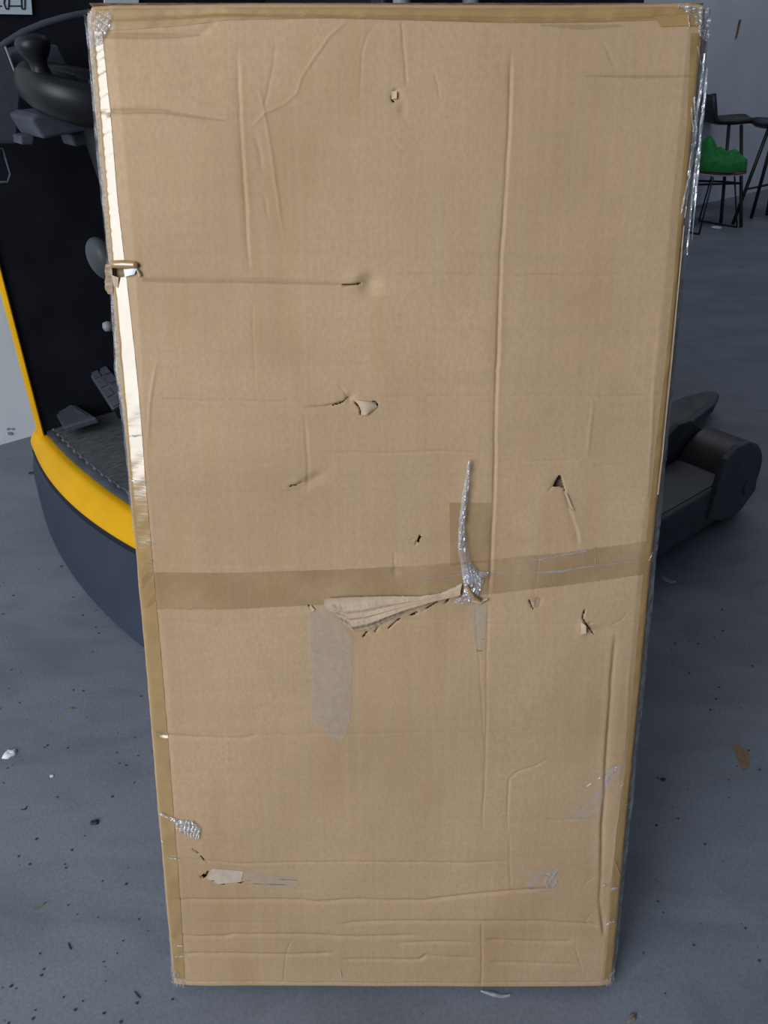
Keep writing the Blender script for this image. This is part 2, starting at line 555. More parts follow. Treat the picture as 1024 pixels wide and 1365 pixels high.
# corner post (yellow) + black far side panel
p0, p1 = s_at(2.70, 0.26), 0.0
mb = MB()
mb.prism([(p0 - 0.002, 2.678), (p0 + 0.010, 2.666), (p0 + 0.016, 2.672), (p0 + 0.013, 2.702), (p0, 2.698)], 'z', 0.20, 2.15)
tb(mb, 'corner_post', M['yellow'], bevel=0.003)['label'] = 'yellow corner post'
tb(MB().box(p0 + 0.016, 1.80, 2.68, 2.74, 0.25, 2.12), 'side_panel', M['black'], bevel=0.006)
tb(MB().box(1.72, 1.80, 1.30, 2.70, 0.25, 2.12), 'bulkhead', M['black'], bevel=0.006)
tb(MB().prism([(0.80, 0.27), (1.80, 0.27), (1.80, 2.12), (1.30, 2.12), (0.95, 1.25), (0.80, 1.0)], 'y', 1.27, 1.31), 'side_panel', M['black'], bevel=0.006)
tb(MB().prism([(1.02, 0.27), (1.80, 0.27), (1.80, 0.9), (1.10, 0.9)], 'y', 0.99, 1.27), 'battery_cover', M['slate'], bevel=0.015)
# overhead guard: bars between two rails
gd = tb(MB().box(0.66, 1.80, 2.66, 2.72, 2.12, 2.17).box(1.25, 1.80, 1.28, 1.34, 2.12, 2.17).prism([(0.66, 2.66), (0.72, 2.72), (1.31, 1.34), (1.25, 1.28)], 'z', 2.12, 2.17), 'overhead_guard', M['black'], bevel=0.008)
for i in range(7):
    wv = 1.45 + i * 0.18
    s0 = 1.25 + (0.66 - 1.25) * (wv - 1.3) / 1.4
    MB().box(s0, 1.79, wv, wv + 0.03, 2.13, 2.16).build('guard_bar', M['black'], gd, offset=OFF)
# mast uprights, each a channel
for i, wv in enumerate((1.32, 2.42)):
    mb = MB().box(1.82, 1.94, wv, wv + 0.02, 0.12, 2.6).box(1.82, 1.835, wv, wv + 0.09, 0.12, 2.6).box(1.925, 1.94, wv, wv + 0.09, 0.12, 2.6)
    tb(mb, 'mast_upright', M['steel'], bevel=0.003)
for zc in (0.5, 1.95, 2.5):
    tb(MB().box(1.83, 1.93, 1.33, 2.50, zc, zc + 0.1), 'mast_crossbar', M['steel'], bevel=0.004)
for wv in (1.62, 2.18):
    tb(MB().tube([(1.88, wv, 0.15), (1.88, wv, 1.5), (1.88, wv, 2.4)], 0.035, 14), 'lift_cylinder', M['steel'], smooth=True)
tb(MB().box(1.792, 1.818, 1.295, 1.315, 0.3, 2.1), 'edge_strip', M['yellow'], bevel=0.002)
# two pale hydraulic tubes seen over the carton
for px in (538, 630):
    a_ = atw(px, 2, 1.24)
    tb(MB().tube([(a_[0], 1.245, 1.1), (a_[0], 1.245, 1.6), (a_[0], 1.245, 2.0)], 0.016, 12), 'hydraulic_tube', M['greymid'], smooth=True)

# stickers on the bulkhead with a line drawing
def on_panel(x, y):
    a_ = atw(x, y, 2.672)
    return (a_[0], a_[2])
def sticker(corners, lines):
    P = [on_panel(*c) for c in corners]
    o = tb(MB().prism(P, 'y', 2.672, 2.6815), 'safety_sticker', M['sticker'])
    for ln in lines:
        pts = [on_panel(*c) for c in ln]
        for (a_, b_) in zip(pts[:-1], pts[1:]):
            dx, dz = b_[0] - a_[0], b_[1] - a_[1]
            l_ = math.hypot(dx, dz)
            nx, nz = -dz / l_ * 0.0016, dx / l_ * 0.0016
            MB().prism([(a_[0] + nx, a_[1] + nz), (b_[0] + nx, b_[1] + nz), (b_[0] - nx, b_[1] - nz), (a_[0] - nx, a_[1] - nz)], 'y', 2.6705, 2.6722).build('drawn_line', M['ink'], o, offset=OFF)
    return o
sticker([(-45, 18), (43, 19.5), (39, -40), (-45, -40)],
        [[(7, -6), (5, 4), (8, 12), (11, 12), (12, -2), (8, -6)], [(12, 8), (28, 8)], [(28, -3), (29, 12), (33, 12), (33, -6), (29, -6), (28, -3)], [(-20, 8), (2, 8)]])
sticker([(140, 5.5), (185, 4.5), (185, -40), (137, -40)], [])

# operator's console
def cs(x, y, wv):
    return atw(x, y, wv)
WW = 2.05                                   # plane the steering gear stands in
# tray under the wheel
WF = 2.22
a_ = [cs(11, 152, WF), cs(28, 178, WF), cs(68, 170, WF), cs(128, 160, WF), cs(128, 138, WF), cs(20, 146, WF)]
tb(MB().prism([(q_[0], q_[2]) for q_ in a_], 'y', WF - 0.16, WF), 'console_tray', M['greypl'], bevel=0.006)
a_ = [cs(16, 178, WF), cs(36, 176, WF), cs(34, 190, WF), cs(18, 190, WF)]
tb(MB().prism([(q_[0], q_[2]) for q_ in a_], 'y', WF - 0.06, WF), 'tray_bracket', M['greypl'], bevel=0.004)
a_ = [cs(78, 174, WF), cs(122, 166, WF), cs(120, 186, WF), cs(84, 192, WF)]
tb(MB().prism([(q_[0], q_[2]) for q_ in a_], 'y', WF - 0.08, WF), 'tray_bracket', M['greypl'], bevel=0.006)
# grey console side ; its lit front edge is put in as a paler tube
a_ = [cs(-60, 60, 2.3), cs(8, 62, 2.3), cs(30, 118, 2.3), cs(24, 192, 2.3), cs(-60, 192, 2.3)]
tb(MB().prism([(q_[0], q_[2]) for q_ in a_], 'y', 2.3, 2.5), 'console_side', M['greypl'], bevel=0.008)
a_ = [cs(8, 62, 2.29), cs(30, 120, 2.29)]
tb(MB().tube([(q_[0], 2.297, q_[2]) for q_ in a_], 0.003, 6), 'console_lit_edge', M['greymid'], smooth=True)
# backrest wedge behind the knob
a_ = [cs(62, 58, 2.45), cs(78, 60, 2.45), cs(92, 90, 2.45), cs(20, 118, 2.45), cs(12, 70, 2.45)]
tb(MB().prism([(q_[0], q_[2]) for q_ in a_], 'y', 2.45, 2.6), 'console_back', M['greypl'], bevel=0.006)
# curved hood bar
hp = [(-40, 95), (-10, 72), (8, 58), (30, 44), (58, 32), (85, 24), (108, 19), (150, 13), (200, 12)]
pts = [cs(x, y, 2.36) for x, y in hp]
tb(MB().tube(pts, 0.009, 10), 'hood_bar', M['greypl'], smooth=True)
# grab handle outline low on the left
hp = [(-14, 196), (4, 197), (8, 212), (14, 232), (10, 243), (-14, 243)]
tb(MB().tube([cs(x, y, 2.35) for x, y in hp], 0.0035, 8), 'grab_handle', M['greypl'], smooth=True)

# steering wheel: dished wheel with a spinner knob
cw = cs(118, 116, WW - 0.0)
tilt = Matrix.Rotation(math.radians(10), 4, 'Y') @ Matrix.Rotation(math.radians(9), 4, 'X')
MT = Matrix.Translation((cw[0], cw[1], cw[2])) @ tilt
prof = [(0.02, -0.075), (0.085, -0.075), (0.12, -0.066), (0.150, -0.045), (0.162, -0.018), (0.160, 0.004), (0.148, 0.020), (0.128, 0.024), (0.11, 0.016), (0.10, 0.004), (0.05, 0.006), (0.02, 0.012)]
whl = tb(MB().lathe(prof, MT, 56), 'steering_wheel', M['blackgloss'], smooth=True)
for a in (0.6, 2.7, 4.8):
    b_ = [(0.03 * math.cos(a) - sg * 0.015 * math.sin(a), 0.03 * math.sin(a) + sg * 0.015 * math.cos(a)) for sg in (-1, 1)] + \
         [(0.115 * math.cos(a) - sg * 0.012 * math.sin(a), 0.115 * math.sin(a) + sg * 0.012 * math.cos(a)) for sg in (1, -1)]
    m_ = MB().prism(b_, 'z', 0.006, 0.02)
    m_.v = [tuple(MT @ Vector(q_)) for q_ in m_.v]
    m_.build('wheel_spoke', M['greypl'], whl, offset=OFF)
kb = cs(54, 92, WW - 0.04)
kprof = [(0.012, -0.02), (0.022, -0.01), (0.024, 0.004), (0.020, 0.018), (0.022, 0.032), (0.032, 0.046), (0.040, 0.062), (0.041, 0.074), (0.035, 0.086), (0.022, 0.092), (0.006, 0.093)]
KT = Matrix.Translation((kb[0], kb[1], kb[2] - 0.012)) @ Matrix.Rotation(math.radians(-6), 4, 'Y')
MB().lathe([(r_ * 0.92, z_ * 0.85) for r_, z_ in kprof], KT, 28).build('spinner_knob', M['blackgloss'], whl, smooth=True, offset=OFF)
tb(MB().tube([(cw[0] + 0.02, cw[1] + 0.02, cw[2] - 0.07), (cw[0] + 0.09, cw[1] + 0.06, 1.05), (cw[0] + 0.2, cw[1] + 0.1, 0.5), (cw[0] + 0.3, cw[1] + 0.15, 0.27)], [0.05, 0.06, 0.07, 0.08], 14), 'steering_column', M['black'], smooth=True)
# grey lever knob and small pale button
k1 = cs(136, 345, 1.75)
KT = Matrix.Translation(k1) @ Matrix.Rotation(math.radians(78), 4, 'Y')
lv = tb(MB().lathe([(0.001 + 0.047 * math.sin(t), -0.028 * math.cos(t)) for t in np.linspace(0.02, 3.12, 22)], KT, 40), 'lever_knob', M['knobgrey'], smooth=True)
MB().tube([(k1[0] + 0.02, k1[1], k1[2] - 0.02), (k1[0] + 0.16, k1[1], k1[2] - 0.12)], 0.012, 10).build('lever_stem', M['black'], lv, smooth=True, offset=OFF)
k1 = cs(144, 435, 1.75)
tb(MB().lathe([(0.003, -0.012), (0.010, -0.009), (0.012, 0.0), (0.009, 0.009), (0.003, 0.012)], Matrix.Translation(k1) @ Matrix.Rotation(math.radians(90), 4, 'Y'), 18), 'push_button', M['greymid'], smooth=True)

# pedals
def pedal(px4, z, th, name, pads):
    P = [atz(x, y, z + dz) for x, y, dz in px4]
    L4 = [np.array([q_ @ Sd, q_ @ Wd, q_[2]]) for q_ in P]
    up = np.cross(L4[1] - L4[0], L4[3] - L4[0])
    up = up / np.linalg.norm(up)
    if up[2] < 0: up = -up
    o = tb(MB().add([*(q_ - up * th for q_ in L4), *L4], [(0, 1, 2, 3), (4, 5, 6, 7), (0, 1, 5, 4), (1, 2, 6, 5), (2, 3, 7, 6), (3, 0, 4, 7)]), name, M['greypl'], bevel=0.006)
    for i in range(pads[0]):
        for j in range(pads[1]):
            def bl(a, b):
                return (L4[0] * (1 - a) + L4[1] * a) * (1 - b) + (L4[3] * (1 - a) + L4[2] * a) * b
            a0, a1 = (i + 0.16) / pads[0], (i + 0.84) / pads[0]
            b0, b1 = (j + 0.14) / pads[1], (j + 0.86) / pads[1]
            q4 = [bl(a0, b0), bl(a1, b0), bl(a1, b1), bl(a0, b1)]
            MB().add([*(q_ - up * 0.002 for q_ in q4), *(q_ + up * 0.006 for q_ in q4)], [(0, 1, 2, 3), (4, 5, 6, 7), (0, 1, 5, 4), (1, 2, 6, 5), (2, 3, 7, 6), (3, 0, 4, 7)]).build('tread_pad', M['greypl'], o, offset=OFF)
    c_ = sum(L4) / 4
    MB().tube([c_ - up * th, (c_[0] + 0.02, c_[1], 0.27)], 0.014, 10).build('pedal_stem', M['black'], o, offset=OFF)
    return o
pedal([(72, 548, 0), (92, 534, 0.02), (128, 556, 0.02), (84, 570, 0)], 0.325, 0.025, 'foot_pedal', (1, 1))
pedal([(118, 496, 0.10), (142, 487, 0.11), (178, 530, 0.03), (150, 546, 0.0)], 0.345, 0.02, 'foot_pedal', (2, 4))

# support legs with load wheels
def leg_poly():
    pts = [(957, 636), (966, 612), (982, 594), (998, 588), (1011, 600), (1009, 618), (1004, 652), (985, 678), (972, 690), (958, 693), (942, 690)]
    return [(atw(x, y, 0.965)[0], max(0.03, atw(x, y, 0.965)[2])) for x, y in pts]
LP = leg_poly()
for k, dw in enumerate((0.0, 1.35)):
    m_ = MB().prism([(1.5, 0.07), (2.36, 0.06), (2.36, 0.215), (1.5, 0.235)], 'y', 0.968 + dw, 1.17 + dw)
    lg = tb(m_, 'support_leg', M['steel'], bevel=0.012)
    MB().prism([(1.5, 0.232), (2.345, 0.2125), (2.345, 0.219), (1.5, 0.239)], 'y', 0.985 + dw, 1.155 + dw).build('leg_cover', M['legtop'], lg, offset=OFF)
    for yy in (0.955, 1.17):
        pl_ = MB().prism(LP, 'y', yy + dw, yy + 0.022 + dw).build('wheel_plate', M['steel'], lg, offset=OFF, bevel=0.004)
    sc_ = sum(q_[0] for q_ in LP) / len(LP) + 0.0
    prof = [(0.03, -0.092), (0.138, -0.092), (0.148, -0.082), (0.148, 0.082), (0.138, 0.092), (0.03, 0.092)]
    tb(MB().lathe(prof, Matrix.Translation((2.445, 1.0755 + dw, 0.149)) @ Matrix.Rotation(math.pi / 2, 4, 'X'), 48), 'load_wheel', M['tyre'], smooth=True).modifiers.new('es', 'EDGE_SPLIT')
    MB().tube([(2.445, 0.948 + dw, 0.149), (2.445, 1.20 + dw, 0.149)], 0.028, 16).build('axle', M['steel'], lg, offset=OFF)
# forks
for k, dw in enumerate((0.0, 0.55)):
    out = [(1.95, 1.43 + dw), (2.9, 1.425 + dw), (3.12, 1.455 + dw), (3.24, 1.50 + dw), (3.265, 1.525 + dw), (3.235, 1.560 + dw), (3.12, 1.588 + dw), (2.95, 1.595 + dw), (1.95, 1.595 + dw)]
    fk = tb(MB().prism(out, 'z', 0.055, 0.095), 'fork', M['steel'], bevel=0.006)
    MB().box(1.93, 1.98, 1.43 + dw, 1.595 + dw, 0.055, 0.62).build('fork_shank', M['steel'], fk, offset=OFF, bevel=0.006)
    MB().prism([(1.99, 1.45 + dw), (2.9, 1.45 + dw), (3.1, 1.48 + dw), (3.2, 1.53 + dw), (3.1, 1.57 + dw), (1.99, 1.575 + dw)], 'z', 0.094, 0.0965).build('worn_top', M['legtop'], fk, offset=OFF)

# ================================================================== CARTON (local: x = u, -y = outward, z = v)
TH = math.radians(16.964)
BW, BL, BT = 0.8, 1.575, 0.05
B0 = np.array([0.0163, 0.7272, BT * math.sin(TH)])
Vv = np.array([0, math.sin(TH), math.cos(TH)])
Nv = np.array([0, -math.cos(TH), math.sin(TH)])
carton = empty('cardboard_carton', tuple(B0))
carton.rotation_euler = (-TH, 0, 0)
tag(carton, 'tall battered flat cardboard carton sealed with tape, leaning upright in the foreground', 'box')

def p2b(x, y):
    r = ray(x, y)
    t = ((B0 - Cv) @ Nv) / (r @ Nv)
    P = Cv + r * t - B0
    return P[0], P @ Vv
GS = 0.0015
NU, NV = int(round(BW / GS)) + 1, int(round(BL / GS)) + 1
ug = np.linspace(-BW / 2, BW / 2, NU)
vg = np.linspace(0, BL, NV)
UU, VV = np.meshgrid(ug, vg)
HH = np.zeros((NV, NU))
HH += lattice(UU, VV, 4, 1, 0.0022) + lattice(UU, VV, 11, 2, 0.0008) + lattice(UU, VV, 28, 3, 0.00028) + lattice(UU, VV, 9, 41, 0.0006)

def crease(pts, depth, width, taper=0.15, side=0.0, jit=0.6, seed=0, endw=1.0):
    """groove (depth > 0) or ridge (depth < 0) in mm along a pixel polyline; side adds a step to one flank"""
    P = np.array([p2b(*q_) for q_ in pts])
    seg = np.linalg.norm(np.diff(P, axis=0), axis=1)
    cum = np.concatenate([[0], np.cumsum(seg)])
    tot = cum[-1]
    wd = width * (0.8 if width < 3.1 else 1.0) / 1000.0
    R = wd * 4
    best = None
    x0, x1 = P[:, 0].min() - R, P[:, 0].max() + R
    y0, y1 = P[:, 1].min() - R, P[:, 1].max() + R
    i0, i1 = max(0, int((x0 + BW / 2) / GS)), min(NU, int((x1 + BW / 2) / GS) + 2)
    j0, j1 = max(0, int(y0 / GS)), min(NV, int(y1 / GS) + 2)
    if i1 <= i0 or j1 <= j0: return
    u, v = UU[j0:j1, i0:i1], VV[j0:j1, i0:i1]
    uj = u + lattice(u, v, 60, seed + 100, 0.0008 * jit) + lattice(u, v, 25, seed + 160, 0.0012 * jit)
    vj = v + lattice(u, v, 60, seed + 101, 0.0008 * jit) + lattice(u, v, 25, seed + 161, 0.0012 * jit)
    dist = np.full(u.shape, 9.0); arc = np.zeros(u.shape); sgn = np.zeros(u.shape)
    for k in range(len(P) - 1):
        a, b = P[k], P[k + 1]
        ab = b - a
        l2 = ab @ ab + 1e-12
        t = np.clip(((uj - a[0]) * ab[0] + (vj - a[1]) * ab[1]) / l2, 0, 1)
        dx, dy = uj - a[0] - t * ab[0], vj - a[1] - t * ab[1]
        dd = np.hypot(dx, dy)
        m_ = dd < dist
        dist = np.where(m_, dd, dist)
        arc = np.where(m_, (cum[k] + t * seg[k]) / tot, arc)
        sgn = np.where(m_, np.sign(ab[0] * dy - ab[1] * dx), sgn)
    tp = np.clip(np.minimum(arc, 1 - arc) / max(taper, 1e-4), 0, 1) if taper > 0 else np.ones_like(arc)
    amp = (0.72 + 0.28 * lattice(u, v, 18, seed + 7)) * tp
    HH[j0:j1, i0:i1] -= depth / 1000 * amp * np.exp(-(dist / wd) ** 2)
    if side:
        HH[j0:j1, i0:i1] += side / 1000 * amp * sgn * (dist / wd) * np.exp(-(dist / (2.2 * wd)) ** 2)
def dent(x, y, amp, rx, ry, rot=0.0):
    u0, v0 = p2b(x, y)
    ux, _ = p2b(x + rx, y)
    _, vy = p2b(x, y - ry)
    a, b = abs(ux - u0), abs(vy - v0)
    c, s = math.cos(rot), math.sin(rot)
    X = (UU - u0) * c + (VV - v0) * s
    Y = -(UU - u0) * s + (VV - v0) * c
    HH[:] += amp / 1000 * np.exp(-(X / a) ** 2 - (Y / b) ** 2)

C = crease
# the long vertical fold
C([(681, 70), (680, 110), (679, 150), (675, 235), (668, 340), (664, 440), (661, 530), (659, 640), (655, 760), (651, 800)], 3.0, 2.6, 0.05, side=0.5, seed=1, jit=.5)
C([(651, 800), (649, 900), (648, 1000), (643, 1110)], 1.2, 2.2, 0.1, seed=2)
C([(634, 800), (640, 900), (647, 1000)], 0.7, 2.0, 0.1, seed=3)
C([(642, 1228), (642, 1270), (642, 1314)], 1.6, 1.8, 0.05, seed=4)
# top left
C([(124, 45), (180, 46), (240, 46), (268, 43), (290, 30)], 2.64, 4.5, 0.1, seed=5)
C([(127, 147), (215, 147), (250, 152), (300, 161)], 2.64, 4.5, 0.15, seed=6)
C([(190, 116), (295, 115)], 0.5, 2.5, 0.3, seed=60)
C([(317, 55), (318, 120), (320, 170), (322, 190), (325, 230), (329, 300), (332, 372)], 2.2, 3.0, 0.15, side=0.8, seed=7)
C([(367, 48), (364, 90), (356, 130), (350, 150)], 0.9, 2.2, 0.2, seed=8)
C([(463, 27), (440, 48), (420, 75), (402, 105), (395, 125), (378, 140), (355, 150), (335, 170)], -1.7, 2.2, 0.1, seed=9)
C([(343, 110), (349, 135), (355, 165), (363, 210), (371, 265), (379, 320)], -1.5, 2.6, 0.25, seed=10)
C([(350, 255), (354, 270), (357, 292)], 1.0, 2.4, 0.3, seed=11)
C([(337, 170), (346, 200), (352, 240)], 1.0, 3.5, 0.3, seed=12)
C([(365, 196), (380, 201), (430, 202), (520, 203), (610, 203)], 0.7, 2.0, 0.2, seed=13)
C([(380, 138), (480, 137), (560, 138)], 0.5, 2.2, 0.3, seed=14)
C([(507, 27), (490, 45), (482, 70), (480, 130)], 0.7, 2.0, 0.3, seed=15)
C([(536, 25), (538, 60), (541, 90), (543, 116)], 1.6, 1.8, 0.12, seed=16)
C([(579, 95), (584, 115), (586, 135)], 0.9, 2, 0.3, seed=17)
C([(800, 50), (812, 70), (822, 95)], 0.8, 2.2, 0.25, seed=18)
C([(755, 101), (830, 102), (880, 101), (938, 100)], 0.9, 2.8, 0.2, seed=19)
# horizontal fold across at 373
C([(186, 372), (260, 374), (350, 375), (420, 377), (470, 379)], 2.60, 3.2, 0.06, seed=20)
C([(500, 369), (560, 367), (640, 368), (700, 368), (780, 367), (850, 368)], 1.40, 2.6, 0.15, seed=21)
C([(735, 290), (800, 292), (900, 288)], 0.5, 2, .3, seed=22)
# middle
C([(213, 468), (206, 495), (201, 530), (197, 575), (196, 600)], -1.4, 2.6, 0.25, seed=23)
C([(205, 532), (260, 534), (330, 535), (395, 535)], 1.40, 2.6, 0.1, seed=24)
C([(500, 529), (580, 528), (660, 528), (720, 527), (800, 529), (888, 527)], 1.10, 2.4, 0.1, seed=25)
C([(205, 574), (280, 575), (310, 576)], 0.5, 2.0, .3, seed=26)
C([(200, 616), (290, 617), (380, 617)], 0.6, 2.2, .3, seed=27)
C([(270, 656), (380, 655), (470, 655), (560, 657)], 0.7, 2.0, .2, seed=28)
C([(430, 604), (520, 604), (590, 602), (655, 604)], 1.60, 2.8, .1, seed=29)
C([(664, 614), (720, 615), (776, 613)], 1.1, 1.9, .05, seed=30)
C([(790, 620), (850, 620)], 0.9, 2.0, .2, seed=31)
C([(338, 390), (337, 440), (339, 490), (341, 528)], 0.6, 1.8, .3, seed=32)
C([(405, 545), (409, 580), (411, 620), (409, 670)], 1.0, 3.0, .25, seed=33)
C([(790, 530), (787, 570), (783, 612)], -1.1, 3.0, .2, seed=34)
C([(560, 480), (790, 480)], 0.3, 2, .3, seed=35)
C([(880, 410), (872, 500), (868, 600), (862, 700)], -0.8, 3.0, .2, seed=36)
# cracks and dimples
C([(455, 381), (470, 379), (484, 377)], 5.0, 1.7, 0.2, jit=.3, seed=37)
dent(492, 380, -6.5, 13, 13); dent(476, 367, 2.2, 14, 8)
C([(405, 543), (432, 542), (445, 539), (458, 535), (464, 529)], 4.5, 1.9, 0.25, jit=.3, seed=38)
C([(464, 531), (458, 520), (450, 512)], 2.0, 1.5, 0.3, jit=.3, seed=39)
C([(470, 533), (477, 540), (481, 546), (481, 554)], 4.0, 1.6, 0.15, jit=.3, seed=40)
C([(497, 535), (502, 536), (504, 540)], 4.0, 1.5, 0.1, jit=.3, seed=401)
dent(466, 531, -4, 5, 5); dent(487, 540, 2.0, 12, 9)
C([(384, 648), (395, 647), (405, 643)], 3.5, 2.2, 0.2, jit=.3, seed=42)
dent(415, 640, -4.0, 20, 7, 0.45); dent(398, 642, 1.5, 18, 6, 0.45)
C([(745, 634), (738, 648), (730, 655)], 2.5, 1.7, 0.2, jit=.2, seed=43)
C([(747, 632), (753, 655), (760, 675), (766, 682)], 2.6, 1.9, 0.15, jit=.2, seed=44, side=.8)
C([(755, 668), (763, 690), (770, 710), (773, 730)], 1.6, 3.0, 0.2, seed=45, side=.9)
dent(746, 646, -2.5, 9, 8)
C([(561, 712), (558, 720), (553, 728)], 4.0, 1.8, 0.2, jit=.3, seed=46)
C([(545, 722), (552, 718), (557, 719)], 1.8, 1.5, 0.2, jit=.3, seed=461)
C([(526, 730), (526, 752), (527, 764)], 0.9, 2.0, .3, seed=47); dent(527, 762, -1.8, 5, 6)
C([(705, 800), (709, 806), (711, 812)], 5.0, 1.8, 0.2, jit=.3, seed=48); dent(716, 803, -2.4, 7, 7)
C([(719, 738), (716, 770), (711, 795)], 0.9, 1.8, .2, seed=49)
C([(780, 812), (777, 824), (782, 833), (792, 845)], 5.0, 1.8, 0.12, jit=.3, seed=50)
C([(784, 832), (790, 830)], 3.0, 1.6, 0.1, jit=.3, seed=51)
dent(800, 840, -2.6, 18, 6); dent(776, 838, 2.2, 6, 10)
C([(812, 835), (830, 826), (840, 813)], 1.1, 2.2, .2, seed=52)
dent(527, 128, -2.2, 7, 8); C([(522, 127), (523, 134), (526, 137)], 3.0, 1.6, 0.2, jit=.3, seed=53)
C([(524, 122), (528, 119), (532, 121)], 2.0, 1.5, 0.2, jit=.3, seed=54)
dent(537, 145, -1.6, 6, 10)
# lower half
C([(190, 716), (240, 716), (280, 717)], 0.6, 2.0, .3, seed=62)
C([(185, 752), (300, 753), (440, 756)], 0.5, 2.4, .3, seed=63)
C([(640, 832), (700, 831), (775, 832)], 0.9, 2.0, .1, seed=55)
C([(470, 830), (560, 826), (630, 828)], 0.7, 2.2, .3, seed=64)
C([(360, 975), (460, 980), (560, 976), (640, 975), (720, 973), (800, 975)], 0.6, 2.0, .2, seed=56)
C([(665, 925), (740, 922)], 0.5, 2.0, .3, seed=65)
C([(205, 979), (260, 983), (310, 985), (330, 984), (345, 979)], 3.00, 3.4, .08, seed=57)
C([(345, 980), (430, 980)], 0.7, 2.0, .3, seed=58)
C([(821, 842), (816, 900), (812, 960), (808, 1030), (804, 1100), (803, 1140), (800, 1200), (806, 1250)], 3.2, 3.4, 0.04, side=-1.0, seed=59, jit=.5)
C([(832, 1030), (826, 1080), (820, 1130), (815, 1180)], -1.4, 2.4, .1, seed=66)
C([(840, 870), (836, 960), (832, 1030)], -0.8, 2.4, .2, seed=67)
C([(677, 1110), (677, 1070), (679, 1038), (690, 1028), (715, 1020), (738, 1007)], 1.2, 2.2, .15, seed=68)
C([(690, 1092), (750, 1093), (800, 1093)], 0.8, 2.0, .2, seed=69)
C([(679, 1110), (679, 1148), (681, 1185)], 1.0, 2.4, .15, seed=70)
C([(240, 1143), (320, 1151), (420, 1150), (520, 1150), (620, 1151), (678, 1148)], 2.20, 2.9, .08, seed=71)
C([(226, 1199), (300, 1200), (400, 1200), (420, 1203), (460, 1200), (565, 1201), (615, 1194), (680, 1187), (730, 1183)], 3.80, 3.4, .06, seed=72)
C([(445, 1232), (480, 1229), (560, 1228), (650, 1227), (720, 1228), (803, 1234)], 3.60, 3.4, .06, seed=73)
C([(230, 1246), (260, 1250), (300, 1249), (312, 1246), (400, 1246), (480, 1249), (560, 1247)], 3.60, 3.4, .06, seed=74)
C([(520, 1257), (580, 1255), (636, 1255)], 2.20, 3.2, .15, seed=75)
C([(646, 1251), (700, 1254), (765, 1255)], 3.20, 3.4, .08, seed=76)
C([(236, 1274), (260, 1272), (330, 1273), (380, 1273), (445, 1271)], 4.00, 3.6, .06, seed=77)
C([(450, 1279), (560, 1279), (568, 1273), (590, 1275), (636, 1275)], 2.80, 3.2, .1, seed=78)
C([(648, 1282), (700, 1282), (770, 1285)], 2.60, 3.2, .1, seed=79)
C([(765, 1258), (772, 1280), (776, 1292)], 1.0, 2.0, .2, seed=80)
C([(240, 1228), (320, 1230), (400, 1230)], 0.6, 2.2, .25, seed=81)
C([(390, 1250), (382, 1268), (380, 1285), (377, 1312)], 1.1, 1.9, .15, seed=82)
C([(232, 1309), (330, 1309), (480, 1310), (640, 1309), (700, 1308), (812, 1309)], 2.24, 1.8, .03, seed=83)
# dashed crack + tear near the lower left
C([(244, 1124), (254, 1129)], 2.2, 1.4, .2, jit=.2, seed=84)
C([(256, 1131), (266, 1138)], 3.2, 1.5, .2, jit=.2, seed=85)
C([(267, 1139), (272, 1145), (281, 1151)], 3.2, 1.5, .2, jit=.2, seed=86)
C([(266, 1167), (270, 1171), (275, 1166), (278, 1160)], 4.5, 1.6, .1, jit=.2, seed=87)
C([(296, 1179), (312, 1177), (330, 1175), (334, 1174)], 1.8, 1.4, .1, jit=.4, seed=88)
C([(355, 1186), (366, 1187)], 1.2, 1.4, .1, jit=.4, seed=89)
# scrapes on the right, lower
C([(735, 1160), (727, 1175), (735, 1188)], -1.0, 2.0, .2, seed=90)
C([(745, 1170), (738, 1184)], -1.0, 1.8, .2, seed=91)
C([(700, 1178), (715, 1188), (740, 1190)], .9, 2.0, .2, seed=92)
C([(778, 1180), (795, 1168)], .9, 2.0, .2, seed=93)
C([(790, 1215), (782, 1228), (780, 1218)], .9, 2.0, .2, seed=94)
# tear line where the paper was pulled off
for a, b in (((483, 851), (490, 842)), ((499, 844), (504, 836)), ((516, 840), (534, 824)), ((546, 822), (558, 816)), ((562, 816), (584, 802)), ((592, 806), (604, 793))):
    C([a, ((a[0] + b[0]) / 2 + 1, (a[1] + b[1]) / 2 - 1), b], 4.0, 1.6, .15, jit=.4, seed=int(a[0]))
C([(411, 806), (414, 811), (418, 812)], 4.5, 1.6, .1, jit=.2, seed=95)
dent(632, 812, -1.0, 22, 16)

# rolled edges and the bevelled left border
du_l, du_r = UU + BW / 2, BW / 2 - UU
dv_t, dv_b = BL - VV, VV
def roll(dst, r):
    d_ = np.clip(dst, 0, r)
    return r - np.sqrt(np.maximum(r * r - (r - d_) ** 2, 0))
top = VV / BL
bev = 0.034 + 0.004 * lattice(UU * 0, VV, 8, 77)
HH -= np.clip(bev - du_l, 0, 1) * math.tan(math.radians(11)) * (0.55 + 0.45 * np.clip((top - 0.25) / 0.3, 0, 1))
HH -= np.clip(0.022 - du_r, 0, 1) * math.tan(math.radians(12))
HH -= roll(du_l, 0.006) * 0.8
HH -= roll(du_r, 0.006) * 0.8
HH -= roll(dv_t, 0.016 + 0.003 * lattice(UU, VV * 0, 9, 78)) * 0.9
HH -= roll(dv_b, 0.006) * 0.8
C([(120, 21), (180, 19), (260, 16), (330, 17), (420, 19), (560, 22), (640, 24), (720, 25), (800, 23), (870, 19), (930, 16)], 2.6, 3.2, 0.02, seed=97)
C([(230, 22), (250, 20), (300, 15)], 1.6, 1.8, 0.1, seed=98)
C([(700, 30), (760, 33), (820, 32)], .8, 2.4, .2, seed=99)

